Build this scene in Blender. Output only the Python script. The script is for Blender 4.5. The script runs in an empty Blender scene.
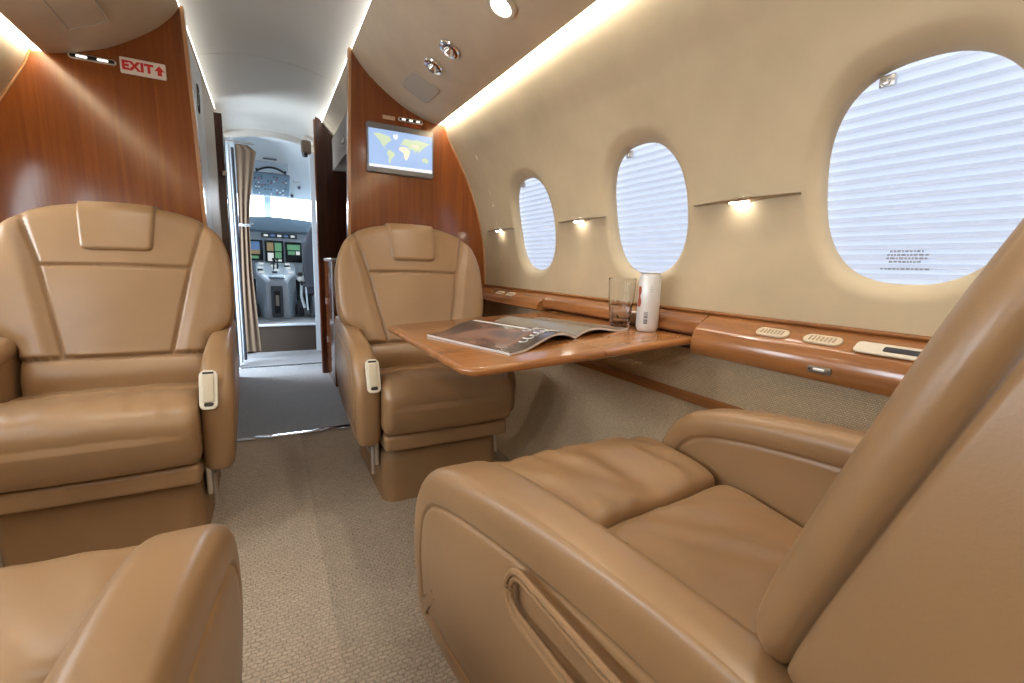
import bpy, bmesh, math, random
from mathutils import Vector, Matrix, noise
random.seed(7)
PI = math.pi
sc = bpy.context.scene
COL = sc.collection
XC = 0.075                      # the cabin's centre line

# ------------------------------------------------------------------ helpers
def link(name, me, mat=None, parent=None, smooth=35):
    o = bpy.data.objects.new(name, me); COL.objects.link(o)
    if mat is not None and not me.materials: me.materials.append(mat)
    if smooth:
        me.shade_smooth()
        if smooth < 180: me.set_sharp_from_angle(angle=math.radians(smooth))
    if parent is not None: o.parent = parent
    return o

def raw(name, verts, faces, mat=None, parent=None, smooth=35, fix=True):
    me = bpy.data.meshes.new(name); me.from_pydata([tuple(v) for v in verts], [], faces)
    if fix:
        bm = bmesh.new(); bm.from_mesh(me); bmesh.ops.remove_doubles(bm, verts=bm.verts, dist=1e-6)
        bmesh.ops.recalc_face_normals(bm, faces=bm.faces); bm.to_mesh(me); bm.free()
    me.update()
    return link(name, me, mat, parent, smooth)

def tag(o, label=None, cat=None, group=None, kind=None):
    if label: o['label'] = label
    if cat: o['category'] = cat
    if group: o['group'] = group
    if kind: o['kind'] = kind
    return o

def empty(name, loc, label, cat, group=None, rz=0.0):
    o = bpy.data.objects.new(name, None); COL.objects.link(o)
    o.empty_display_size = 0.05
    o.location = loc; o.rotation_euler = (0, 0, rz)
    return tag(o, label, cat, group)

class MB:
    """collects shapes into one mesh"""
    def __init__(s): s.v = []; s.f = []
    def add(s, verts, faces):
        n = len(s.v); s.v += [tuple(v) for v in verts]; s.f += [tuple(i + n for i in f) for f in faces]; return s
    def box(s, c, size, bev=0.0, seg=2, M=None):
        bm = bmesh.new(); bmesh.ops.create_cube(bm, size=1.0)
        bmesh.ops.scale(bm, vec=size, verts=bm.verts)
        if bev: bmesh.ops.bevel(bm, geom=list(bm.edges), offset=bev, segments=seg, profile=0.5, affect='EDGES')
        mm = Matrix.Translation(c)
        if M is not None: mm = mm @ M
        bmesh.ops.transform(bm, matrix=mm, verts=bm.verts)
        bm.verts.index_update()
        s.add([v.co[:] for v in bm.verts], [[v.index for v in f.verts] for f in bm.faces]); bm.free(); return s
    def loft(s, rings, cap0=True, cap1=True, closed=True):
        n = len(rings[0]); vs = [p for r in rings for p in r]; fs = []
        for k in range(len(rings) - 1):
            for i in range(n if closed else n - 1):
                j = (i + 1) % n
                fs.append((k*n+i, k*n+j, (k+1)*n+j, (k+1)*n+i))
        if cap0: fs.append(tuple(range(n))[::-1])
        if cap1: fs.append(tuple((len(rings)-1)*n + i for i in range(n)))
        return s.add(vs, fs)
    def tube(s, pts, r, n=8, closed=False):
        pts = [Vector(p) for p in pts]; rings = []
        m = len(pts)
        for k, p in enumerate(pts):
            a = pts[(k-1) % m] if (closed or k > 0) else p
            b = pts[(k+1) % m] if (closed or k < m-1) else p
            t = (b - a).normalized()
            u = t.cross(Vector((0, 0, 1)))
            if u.length < 1e-3: u = t.cross(Vector((1, 0, 0)))
            u.normalize(); w = t.cross(u)
            rr = r(k/(m-1)) if callable(r) else r
            rings.append([p + u*rr*math.cos(2*PI*i/n) + w*rr*math.sin(2*PI*i/n) for i in range(n)])
        if closed:
            rings.append(rings[0]); return s.loft(rings, False, False)
        return s.loft(rings)
    def lathe(s, prof, n=32, M=None):
        vs = []; fs = []
        for (r, z) in prof:
            for i in range(n): vs.append(Vector((r*math.cos(2*PI*i/n), r*math.sin(2*PI*i/n), z)))
        for k in range(len(prof)-1):
            for i in range(n):
                j = (i+1) % n; fs.append((k*n+i, k*n+j, (k+1)*n+j, (k+1)*n+i))
        if prof[0][0] > 1e-5: fs.append(tuple(range(n))[::-1])
        if prof[-1][0] > 1e-5: fs.append(tuple((len(prof)-1)*n+i for i in range(n)))
        if M is not None: vs = [M @ v for v in vs]
        return s.add(vs, fs)
    def xf(s, M): s.v = [tuple(M @ Vector(v)) for v in s.v]; return s
    def build(s, name, mat, parent=None, smooth=35): return raw(name, s.v, s.f, mat, parent, smooth)

def catmull(pts, n, closed=False):
    m = len(pts); out = []
    segs = m if closed else m-1
    for k in range(segs):
        p1 = pts[k]; p2 = pts[(k+1) % m]
        p0 = pts[(k-1) % m] if (closed or k > 0) else p1
        p3 = pts[(k+2) % m] if (closed or k+2 < m) else p2
        for i in range(n):
            t = i/n
            out.append(tuple(0.5*((2*b) + (-a+c)*t + (2*a-5*b+4*c-d)*t*t + (-a+3*b-3*c+d)*t**3) for a, b, c, d in zip(p0, p1, p2, p3)))
    if not closed: out.append(tuple(pts[-1]))
    return out

def resample(poly, n):
    """closed 2D polygon to n evenly spaced points"""
    P = [Vector(p) for p in poly]; P.append(P[0])
    L = [0.0]
    for a, b in zip(P[:-1], P[1:]): L.append(L[-1] + (b-a).length)
    out = []; k = 0
    for i in range(n):
        d = L[-1]*i/n
        while L[k+1] < d: k += 1
        t = (d-L[k])/max(L[k+1]-L[k], 1e-9); out.append(tuple(P[k].lerp(P[k+1], t)))
    return out

def area2(poly): return 0.5*sum(poly[i][0]*poly[(i+1) % len(poly)][1]-poly[(i+1) % len(poly)][0]*poly[i][1] for i in range(len(poly)))

def inset(poly, d):
    """CCW polygon moved inwards by d"""
    n = len(poly); out = []
    for i in range(n):
        a = Vector(poly[i-1]); b = Vector(poly[i]); c = Vector(poly[(i+1) % n])
        t = (c-a); t.normalize()
        out.append((b.x - t.y*d, b.y + t.x*d))
    return out

def rrect(w, h, r, n=6):
    pts = []
    for cx, cy, a0 in ((w/2-r, h/2-r, 0), (-w/2+r, h/2-r, PI/2), (-w/2+r, -h/2+r, PI), (w/2-r, -h/2+r, 1.5*PI)):
        for i in range(n+1):
            a = a0+PI/2*i/n; pts.append((cx+r*math.cos(a), cy+r*math.sin(a)))
    return pts

def capsule(L, h, n=10):
    r = h/2; pts = []
    for s, a0 in ((1, -PI/2), (-1, PI/2)):
        for i in range(n+1):
            a = a0+PI*i/n; pts.append((s*(L/2-r)+r*math.cos(a), r*math.sin(a)))
    return pts

def slab(outline, depth, bev=0.004, seg=3, M=None, mb=None):
    """outline in local XY, thickness along +Z from 0 to depth, soft edges"""
    mb = mb or MB()
    if area2(outline) < 0: outline = outline[::-1]
    rings = [[(x, y, 0.0) for x, y in outline]]
    for i in range(seg+1):
        a = PI/2*i/seg
        rings.append([(x, y, depth-bev+bev*math.sin(a)) for x, y in inset(outline, bev*(1-math.cos(a)))])
    if M is not None: rings = [[M @ Vector(p) for p in r] for r in rings]
    return mb.loft(rings)

def extrude_y(poly, y0, y1, name, mat, parent=None, closed=True, smooth=35):
    n = len(poly); vs = [(x, y0, z) for x, z in poly]+[(x, y1, z) for x, z in poly]; fs = []
    for i in range(n if closed else n-1):
        j = (i+1) % n; fs.append((i, j, n+j, n+i))
    if closed: fs += [tuple(range(n))[::-1], tuple(range(n, 2*n))]
    return raw(name, vs, fs, mat, parent, smooth)

def frame(origin, xdir, ydir):
    """matrix taking local XY plane to xdir/ydir, Z = xdir x ydir"""
    x = Vector(xdir).normalized(); y = Vector(ydir).normalized(); z = x.cross(y).normalized(); y = z.cross(x)
    return Matrix(((x.x, y.x, z.x, origin[0]), (x.y, y.y, z.y, origin[1]), (x.z, y.z, z.z, origin[2]), (0, 0, 0, 1)))

def smooth01(t): t = max(0.0, min(1.0, t)); return t*t*(3-2*t)
def interp(tab, x):
    if x <= tab[0][0]: return tab[0][1]
    for (a, b), (c, d) in zip(tab[:-1], tab[1:]):
        if x <= c: return b+(d-b)*(x-a)/(c-a)
    return tab[-1][1]

# ------------------------------------------------------------------ materials
def mat(name, col, rough=0.5, metal=0.0, spec=0.5, emit=None, estr=0.0, coat=0.0, coat_rough=0.1, trans=0.0, ior=1.45, sheen=0.0):
    m = bpy.data.materials.new(name); m.use_nodes = True
    b = m.node_tree.nodes['Principled BSDF']
    b.inputs['Base Color'].default_value = (*col, 1); b.inputs['Roughness'].default_value = rough
    b.inputs['Metallic'].default_value = metal; b.inputs['Specular IOR Level'].default_value = spec
    b.inputs['Coat Weight'].default_value = coat; b.inputs['Coat Roughness'].default_value = coat_rough
    b.inputs['Transmission Weight'].default_value = trans; b.inputs['IOR'].default_value = ior
    b.inputs['Sheen Weight'].default_value = sheen
    if emit: b.inputs['Emission Color'].default_value = (*emit, 1); b.inputs['Emission Strength'].default_value = estr
    return m

def nt(m): return m.node_tree.nodes, m.node_tree.links, m.node_tree.nodes['Principled BSDF']
def coords(m, scale=(1, 1, 1), rot=(0, 0, 0)):
    N, L, b = nt(m); tc = N.new('ShaderNodeTexCoord'); mp = N.new('ShaderNodeMapping')
    mp.inputs['Scale'].default_value = scale; mp.inputs['Rotation'].default_value = rot
    L.new(tc.outputs['Object'], mp.inputs['Vector']); return mp.outputs['Vector']
def tnoise(m, vec, scale, detail=3, rough=0.55, dist=0.0):
    N, L, b = nt(m); n = N.new('ShaderNodeTexNoise'); n.inputs['Scale'].default_value = scale
    n.inputs['Detail'].default_value = detail; n.inputs['Roughness'].default_value = rough; n.inputs['Distortion'].default_value = dist
    L.new(vec, n.inputs['Vector']); return n.outputs['Fac']
def ramp(m, fac, stops):
    N, L, b = nt(m); r = N.new('ShaderNodeValToRGB'); e = r.color_ramp.elements
    while len(e) < len(stops): e.new(0.5)
    for el, (p, c) in zip(e, stops): el.position = p; el.color = (*c, 1)
    L.new(fac, r.inputs['Fac']); return r.outputs['Color']
def bump(m, fac, strength, dist=0.002):
    N, L, b = nt(m); bp = N.new('ShaderNodeBump'); bp.inputs['Strength'].default_value = strength; bp.inputs['Distance'].default_value = dist
    L.new(fac, bp.inputs['Height']); L.new(bp.outputs['Normal'], b.inputs['Normal']); return bp
def scalec(c, k): return tuple(x*k for x in c)

def leather(name, col, rough=0.34, grain=420, spec=0.65):
    m = mat(name, col, rough, spec=spec); N, L, b = nt(m)
    v = coords(m); f = tnoise(m, v, 5, 4)
    L.new(ramp(m, f, [(0.3, scalec(col, 0.92)), (0.7, scalec(col, 1.08))]), b.inputs['Base Color'])
    g = tnoise(m, v, grain, 2); bump(m, g, 0.12, 0.001)
    return m

def wood(name, dark, light, scale=(22, 22, 1.3), rough=0.25, coat=0.6, coat_rough=0.12, spec=0.5):
    m = mat(name, light, rough, spec=spec, coat=coat, coat_rough=coat_rough); N, L, b = nt(m)
    v = coords(m, scale); f = tnoise(m, v, 1.6, 6, 0.62, 0.6)
    mid = tuple((a+c)/2 for a, c in zip(dark, light))
    L.new(ramp(m, f, [(0.28, dark), (0.5, mid), (0.72, light)]), b.inputs['Base Color'])
    return m

LEATHER = (0.318, 0.191, 0.094)
M = {}
M['leather'] = leather('tan_leather', LEATHER)
M['leather_dark'] = leather('tan_leather_base', (0.30, 0.175, 0.082), 0.42)
M['wall'] = leather('cream_wall_cover', (0.56, 0.45, 0.29), 0.55, 300, 0.3)
M['psu'] = leather('taupe_overhead_cover', (0.62, 0.505, 0.36), 0.5, 300, 0.35)
M['ceil'] = mat('pale_headliner', (0.58, 0.565, 0.52), 0.6)
M['white'] = mat('white_paint', (0.78, 0.80, 0.80), 0.45)
M['cream'] = mat('cream_laminate', (0.62, 0.53, 0.40), 0.45)
M['wood_red'] = wood('red_brown_veneer', (0.175, 0.042, 0.008), (0.268, 0.076, 0.0145), scale=(26, 26, 0.9), rough=0.20, coat=0.75, coat_rough=0.14)
M['wood_side'] = wood('honey_veneer', (0.20, 0.074, 0.022), (0.36, 0.148, 0.046), scale=(18, 1.6, 18), rough=0.22)
M['wood_table'] = wood('honey_veneer_table', (0.28, 0.105, 0.031), (0.47, 0.20, 0.064), scale=(1.8, 16, 16), rough=0.2)
M['wood_edge'] = wood('light_wood_edge', (0.40, 0.19, 0.07), (0.58, 0.30, 0.13), rough=0.25)
M['wood_dark'] = wood('dark_mahogany', (0.045, 0.012, 0.006), (0.11, 0.030, 0.014), rough=0.25, coat_rough=0.2)
M['metal'] = mat('brushed_metal', (0.72, 0.70, 0.66), 0.32, metal=1.0)
M['chrome'] = mat('chrome', (0.85, 0.85, 0.86), 0.12, metal=1.0)
M['bronze'] = mat('bronze_metal', (0.46, 0.375, 0.285), 0.45, metal=1.0)
M['black'] = mat('black_plastic', (0.018, 0.018, 0.02), 0.4)
M['dark'] = mat('dark_recess', (0.03, 0.028, 0.026), 0.6)
M['cream_plastic'] = mat('cream_plastic', (0.80, 0.74, 0.60), 0.35)
M['vent_cream'] = mat('vent_cream', (0.60, 0.48, 0.33), 0.35)
M['red'] = mat('red_lettering', (0.62, 0.03, 0.03), 0.45)
M['grey'] = mat('grey_grille', (0.46, 0.41, 0.33), 0.6)
M['panel_grey'] = mat('cockpit_panel_grey', (0.25, 0.35, 0.44), 0.5)
M['panel_pale'] = mat('cockpit_pale_grey', (0.62, 0.70, 0.77), 0.5)
M['panel_dark'] = mat('cockpit_dark_grey', (0.09, 0.11, 0.13), 0.5)
M['fabric_dark'] = mat('dark_seat_fabric', (0.05, 0.055, 0.07), 0.8)
M['curtain'] = mat('taupe_curtain', (0.16, 0.115, 0.078), 0.9)
M['bezel'] = mat('silver_bezel', (0.30, 0.31, 0.33), 0.35, metal=0.6)
M['glow'] = mat('light_lens', (1, 1, 1), 0.4, emit=(1.0, 0.97, 0.90), estr=36.0)
M['glow_strip'] = mat('ceiling_strip_lens', (1, 1, 1), 0.4, emit=(1.0, 0.97, 0.92), estr=4.8)
M['glow_spot'] = mat('spot_lens', (1, 1, 1), 0.4, emit=(1.0, 0.95, 0.86), estr=36.0)
M['glow_small'] = mat('small_lamp_lens', (1, 1, 1), 0.4, emit=(1.0, 0.97, 0.92), estr=1.3)

def carpet(name, a, b_, rows=(0.030, 0.0115), sheen=0.1):
    m = mat(name, a, 0.95, spec=0.1, sheen=sheen); N, L, b = nt(m)
    v = coords(m)
    ds = N.new('ShaderNodeTexNoise'); ds.inputs['Scale'].default_value = 30; ds.inputs['Detail'].default_value = 2; L.new(v, ds.inputs['Vector'])
    sub = N.new('ShaderNodeVectorMath'); sub.operation = 'MULTIPLY_ADD'; sub.inputs[1].default_value = (0.030, 0.015, 0); L.new(ds.outputs['Color'], sub.inputs[0]); L.new(v, sub.inputs[2])
    br = N.new('ShaderNodeTexBrick'); br.inputs['Scale'].default_value = 1.0
    br.inputs['Brick Width'].default_value = rows[0]; br.inputs['Row Height'].default_value = rows[1]
    br.inputs['Mortar Size'].default_value = 0.0022; br.inputs['Mortar Smooth'].default_value = 0.8
    br.inputs['Color1'].default_value = (*a, 1); br.inputs['Color2'].default_value = (*b_, 1); br.inputs['Mortar'].default_value = (*scalec(b_, 0.70), 1)
    L.new(sub.outputs[0], br.inputs['Vector'])
    n2 = tnoise(m, v, 160, 3); mx = N.new('ShaderNodeMix'); mx.data_type = 'RGBA'; mx.blend_type = 'MULTIPLY'; mx.inputs[0].default_value = 0.55
    L.new(br.outputs['Color'], mx.inputs[6]); L.new(ramp(m, n2, [(0.25, (0.55, 0.55, 0.55)), (0.75, (1.2, 1.2, 1.2))]), mx.inputs[7])
    L.new(mx.outputs[2], b.inputs['Base Color'])
    ad = N.new('ShaderNodeMath'); ad.operation = 'MULTIPLY_ADD'; ad.inputs[1].default_value = -1.0
    L.new(br.outputs['Fac'], ad.inputs[0]); L.new(n2, ad.inputs[2])
    bump(m, ad.outputs[0], 0.7, 0.006)
    return m
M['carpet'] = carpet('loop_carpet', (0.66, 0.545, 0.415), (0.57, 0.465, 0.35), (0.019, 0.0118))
M['carpet_dark'] = carpet('loop_carpet_dark', (0.565, 0.465, 0.35), (0.485, 0.395, 0.295), (0.019, 0.0118))  # same loop carpet in a darker tone
M['carpet_grey'] = carpet('grey_carpet', (0.50, 0.52, 0.55), (0.44, 0.46, 0.49))
M['carpet_wall'] = carpet('sidewall_carpet', (0.92, 0.71, 0.46), (0.88, 0.67, 0.43), (0.004, 0.004), 0.0)

def weave():
    a = (0.90, 0.69, 0.44)
    m = mat('woven_fabric', a, 0.9, spec=0.15); N, L, b = nt(m)
    v = coords(m, (1, 1, 1))
    br = N.new('ShaderNodeTexBrick'); br.inputs['Scale'].default_value = 1.0
    br.inputs['Brick Width'].default_value = 0.007; br.inputs['Row Height'].default_value = 0.005; br.inputs['Mortar Size'].default_value = 0.0012; br.inputs['Mortar Smooth'].default_value = 1.0
    br.inputs['Color1'].default_value = (*a, 1); br.inputs['Color2'].default_value = (*scalec(a, 0.85), 1); br.inputs['Mortar'].default_value = (*scalec(a, 0.5), 1)
    mp = N.new('ShaderNodeMapping'); mp.inputs['Rotation'].default_value = (0, PI/2, 0)
    # texture x = world y, texture y = world z
    sx = N.new('ShaderNodeSeparateXYZ'); cx = N.new('ShaderNodeCombineXYZ'); L.new(v, sx.inputs[0]); L.new(sx.outputs[1], cx.inputs[0]); L.new(sx.outputs[2], cx.inputs[1])
    L.new(cx.outputs[0], br.inputs['Vector']); L.new(br.outputs['Color'], b.inputs['Base Color']); 
    inv = N.new('ShaderNodeMath'); inv.operation = 'SUBTRACT'; inv.inputs[0].default_value = 1.0; L.new(br.outputs['Fac'], inv.inputs[1])
    bump(m, inv.outputs[0], 0.8, 0.003)
    return m
M['weave'] = weave()

def shade_mat():
    m = bpy.data.materials.new('pleated_shade'); m.use_nodes = True
    N = m.node_tree.nodes; L = m.node_tree.links; N.clear()
    out = N.new('ShaderNodeOutputMaterial'); tr = N.new('ShaderNodeBsdfTranslucent'); df = N.new('ShaderNodeBsdfDiffuse'); em = N.new('ShaderNodeEmission')
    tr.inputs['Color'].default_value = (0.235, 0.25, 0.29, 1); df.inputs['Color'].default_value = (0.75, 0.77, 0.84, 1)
    em.inputs['Color'].default_value = (0.78, 0.84, 1.0, 1); em.inputs['Strength'].default_value = 0.18  # weak glow added to stand in for daylight through the cloth
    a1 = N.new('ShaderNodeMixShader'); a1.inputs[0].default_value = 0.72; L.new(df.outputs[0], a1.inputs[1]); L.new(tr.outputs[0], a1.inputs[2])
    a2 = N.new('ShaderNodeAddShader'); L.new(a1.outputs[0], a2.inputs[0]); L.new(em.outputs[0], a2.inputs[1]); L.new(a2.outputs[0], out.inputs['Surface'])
    return m
M['shade'] = shade_mat()

def glass_mat():
    m = bpy.data.materials.new('clear_pane'); m.use_nodes = True
    N = m.node_tree.nodes; L = m.node_tree.links; N.clear()
    out = N.new('ShaderNodeOutputMaterial'); tr = N.new('ShaderNodeBsdfTransparent'); gl = N.new('ShaderNodeBsdfGlossy'); gl.inputs['Roughness'].default_value = 0.02
    tr.inputs['Color'].default_value = (0.96, 0.98, 1, 1); mx = N.new('ShaderNodeMixShader'); mx.inputs[0].default_value = 0.06
    L.new(tr.outputs[0], mx.inputs[1]); L.new(gl.outputs[0], mx.inputs[2]); L.new(mx.outputs[0], out.inputs['Surface']); return m
M['pane'] = glass_mat()
M['tumbler'] = mat('tumbler_glass', (0.99, 1.0, 1.0), 0.0, trans=1.0, ior=1.26)

def flat_emit(name, col, s): return mat(name, scalec(col, 0.3), 0.35, emit=col, estr=s)
M['scr_sea'] = flat_emit('screen_sea', (0.42, 0.60, 0.95), 0.85)
M['scr_land'] = flat_emit('screen_land', (0.66, 0.78, 0.55), 0.9)
M['scr_ice'] = flat_emit('screen_ice', (0.92, 0.96, 1.0), 0.9)
M['scr_sand'] = flat_emit('screen_sand', (0.95, 0.88, 0.68), 0.9)
M['scr_green'] = flat_emit('screen_green', (0.25, 0.62, 0.35), 0.38)
M['scr_blue'] = flat_emit('screen_blue', (0.20, 0.38, 0.75), 0.4)
M['scr_brown'] = flat_emit('screen_brown', (0.52, 0.40, 0.22), 0.4)
M['scr_white'] = flat_emit('screen_white', (0.85, 0.9, 0.9), 0.7)
M['scr_off'] = mat('screen_black', (0.012, 0.016, 0.02), 0.25)

# ------------------------------------------------------------------ cabin shell
Y0, YB, YF = -2.6, 2.635, 5.10           # aft end, bulkheads, end of the entry
WALL = [(0.60, 1.2245), (0.82, 1.2235), (0.923, 1.218), (1.02, 1.210), (1.108, 1.198), (1.20, 1.179), (1.285, 1.155), (1.37, 1.125), (1.453, 1.088), (1.535, 1.046), (1.612, 1.000), (1.68, 0.962), (1.72, 0.945), (1.76, 0.936), (1.80, 0.932)]
def wx(z): return interp(WALL, z)
def mirror(x): return 2*XC-x
PITCH = 0.77
BAYS = [0.477+PITCH*k for k in range(-3, 3)]
WZ, WHY, WHZ = 1.160, 0.180, 0.222

def window_bay(mb, yc, side):
    z0, z1 = 0.82, 1.52; n = 96; rings = []
    hy = PITCH/2
    def pt(y, z, rec=0.0):
        x = wx(z)+rec
        return (x if side > 0 else mirror(x), yc+y, z)
    ov = []
    for i in range(n):
        a = 2*PI*i/n; c, s_ = math.cos(a), math.sin(a); e = 2/2.45
        ov.append((math.copysign(abs(c)**e, c), math.copysign(abs(s_)**e, s_)))
    rect = []
    for (c, s_) in ov:
        dz = (z1-WZ) if s_ > 0 else (WZ-z0)
        k = min(hy/abs(c) if abs(c) > 1e-6 else 1e9, dz/abs(s_) if abs(s_) > 1e-6 else 1e9)
        rect.append((c*k, s_*k))
    # make sure the corners are hit
    for q in ((hy, z1-WZ), (-hy, z1-WZ), (-hy, z0-WZ), (hy, z0-WZ)):
        i = min(range(n), key=lambda j: (rect[j][0]-q[0])**2+(rect[j][1]-q[1])**2); rect[i] = q
    E = 1.20
    for k in range(8):
        t = k/7
        rings.append([pt(r[0]*(1-t)+o[0]*WHY*E*t, WZ+r[1]*(1-t)+o[1]*WHZ*E*t) for r, o in zip(rect, ov)])
    for k in range(1, 9):
        t = k/8; e = E+(1.0-E)*t
        rings.append([pt(o[0]*WHY*e, WZ+o[1]*WHZ*e, 0.026*t**2.3) for o in ov])
    rings.append([pt(o[0]*WHY*0.995, WZ+o[1]*WHZ*0.995, 0.044) for o in ov])
    mb.loft(rings, False, False)

def plain(mb, y0, y1, z0, z1, side, k=14):
    vs = []; fs = []
    for i in range(k+1):
        z = z0+(z1-z0)*i/k; x = wx(z); x = x if side > 0 else mirror(x)
        vs += [(x, y0, z), (x, y1, z)]
    for i in range(k): fs.append((2*i, 2*i+1, 2*i+3, 2*i+2))
    mb.add(vs, fs)

def make_wall(side, name):
    mb = MB()
    for yc in BAYS: window_bay(mb, yc, side)
    a, b = BAYS[0]-PITCH/2, BAYS[-1]+PITCH/2
    plain(mb, a, b, 1.52, 1.80, side, 14)
    plain(mb, Y0, a, 0.82, 1.80, side, 28); plain(mb, b, YB+0.02, 0.82, 1.80, side, 28)
    return tag(mb.build(name, M['wall'], smooth=60), kind='structure')
make_wall(1, 'wall_right'); make_wall(-1, 'wall_left')

LOW = [(1.2235, 0.82), (1.222, 0.70), (1.205, 0.56)]
LOW2 = catmull([(1.207, 0.535), (1.195, 0.40), (1.165, 0.22), (1.10, 0.08), (1.02, 0.0)], 6)
def both(poly, y0, y1, base, m):
    tag(extrude_y(poly, y0, y1, base+'_right', m, closed=False, smooth=60), kind='structure')
    tag(extrude_y([(mirror(x), z) for x, z in poly], y0, y1, base+'_left', m, closed=False, smooth=60), kind='structure')
both(LOW, Y0, YB, 'wall_fabric', M['weave'])
both(LOW2, Y0, YB, 'wall_lower', M['carpet_wall'])
both([(1.207, 0.562), (1.196, 0.565), (1.192, 0.548), (1.196, 0.53), (1.207, 0.533)], Y0, YB, 'trim_wood', M['wood_side'])

# floor: cabin carpet, darker right of a line along the aisle, then the grey entry carpet
CARPET_X = 0.112
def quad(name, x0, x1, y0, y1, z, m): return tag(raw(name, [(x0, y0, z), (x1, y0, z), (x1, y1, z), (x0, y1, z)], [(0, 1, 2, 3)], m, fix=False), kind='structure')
quad('floor', -1.2, CARPET_X, Y0, 2.63, 0, M['carpet']); quad('floor_aisle_right', CARPET_X, 1.3, Y0, 2.63, 0, M['carpet_dark'])
quad('floor_entry', -1.2, 1.3, 2.63, 4.46, 0, M['carpet_grey']); quad('floor_step', -1.2, 1.3, 4.46, 5.2, 0.004, M['carpet_grey'])
quad('wall_aft', 0, 0, 0, 0, 0, M['wood_red'])
bpy.data.objects.remove(bpy.data.objects['wall_aft'])
tag(raw('wall_aft', [(-1.3, Y0, 0), (1.4, Y0, 0), (1.4, Y0, 2.2), (-1.3, Y0, 2.2)], [(0, 1, 2, 3)], M['wood_red'], fix=False), kind='structure')

# overhead panels and headliner
PSU = catmull([(0.435, 2.022), (0.474, 1.968), (0.548, 1.897), (0.68, 1.808), (0.791, 1.761), (0.865, 1.741), (0.897, 1.735)], 5)
def psu_z(x):
    P = sorted(PSU)
    return interp(P, x)
def psu_lip(side, y0, y1, name):
    poly = PSU+[(0.901, 1.737), (0.900, 1.743), (0.893, 1.77), (0.897, 1.792), (0.934, 1.80)]
    if side < 0: poly = [(mirror(x), z) for x, z in poly]
    return tag(extrude_y(poly, y0, y1, name, M['psu'], closed=False, smooth=50), kind='structure')
psu_lip(1, Y0, YB, 'ceiling_right'); psu_lip(-1, Y0, YB, 'ceiling_left')
psu_lip(1, YB+0.04, YF, 'ceiling_entry_right'); psu_lip(-1, YB+0.04, YF, 'ceiling_entry_left')
CEN = catmull([(0.462, 2.045), (0.40, 2.085), (0.25, 2.122), (0.075, 2.134), (-0.10, 2.122), (-0.25, 2.085), (-0.312, 2.045)], 6)
tag(extrude_y(CEN, Y0, YF, 'ceiling', M['ceil'], closed=False, smooth=60), kind='structure')
# seam rib in the headliner
for yy in (1.5, 3.3):
    mb = MB(); mb.tube([(x, yy, z-0.0006) for x, z in CEN], 0.003, 6); tag(mb.build('trim_headliner', M['ceil']), kind='structure')

def strip(pts, y0, y1, name, m, label, cat, side_mirror=False):
    if side_mirror: pts = [(mirror(x), z) for x, z in pts]
    return tag(extrude_y(pts, y0, y1, name, m, closed=True, smooth=30), label, cat)
# cove light: long frosted lens tucked behind the outer lip of the overhead panel
CV = [(0.905, 1.744), (0.911, 1.780), (0.900, 1.783), (0.899, 1.748)]
strip(CV, Y0+0.02, YB-0.004, 'cove_light', M['glow'], 'long bright cove light running above the three oval windows', 'light')
strip(CV, Y0+0.02, YB-0.004, 'cove_light', M['glow'], 'bright cove light at the top left beside the exit sign bulkhead', 'light', True)
CS = [(0.437, 2.026), (0.459, 2.043), (0.456, 2.050), (0.434, 2.034)]
strip(CS, Y0+0.02, YF-0.9, 'ceiling_light_strip', M['glow_strip'], 'thin bright light strip along the right edge of the pale headliner', 'light')
strip(CS, Y0+0.02, YF-0.9, 'ceiling_light_strip', M['glow_strip'], 'thin light strip along the left edge of the pale headliner', 'light', True)

# bulkheads (wood, with edge trims)
def bulkhead(side):
    zs = [1.735, 1.68, 1.612, 1.535, 1.453, 1.37, 1.285, 1.2, 1.108, 1.02, 0.923, 0.82]
    out = [(wx(z)+0.012, z) for z in zs]+[(1.235, 0.70), (1.235, 0.5), (1.20, 0.22), (1.06, 0.0)]
    inn = [(0.405, 0.0), (0.405, 1.1), (0.414, 1.5), (0.430, 2.028)]
    top = [(x, z+0.004) for x, z in PSU]
    poly = inn+top+out
    q = (lambda p: p) if side > 0 else (lambda p: (mirror(p[0]), p[1]))
    nm = 'wall_front_right' if side > 0 else 'wall_front_left'
    o = tag(extrude_y([q(p) for p in poly], YB, YB+0.04, nm, M['wood_red'], smooth=20), kind='structure')
    edge = [(0.405, 0.0), (0.405, 1.1), (0.414, 1.5), (0.430, 2.030)]
    mb = MB()
    rings = []
    for x, z in edge:
        rings.append([(q((x-0.010, z))[0], YB-0.004, z), (q((x+0.004, z))[0], YB-0.006, z), (q((x+0.004, z))[0], YB+0.044, z), (q((x-0.010, z))[0], YB+0.044, z)])
    mb.loft(rings)
    mb.build('edge_trim', M['wood_edge'], o)
    # narrow light band where panel meets the wall cover
    mb = MB(); mb.tube([(q((wx(z)-0.004, z))[0], YB-0.003, z) for z in zs], 0.0045, 6); mb.build('rim_trim', M['wood_edge'], o)
    return o
bulkhead(1); bulkhead(-1)

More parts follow.
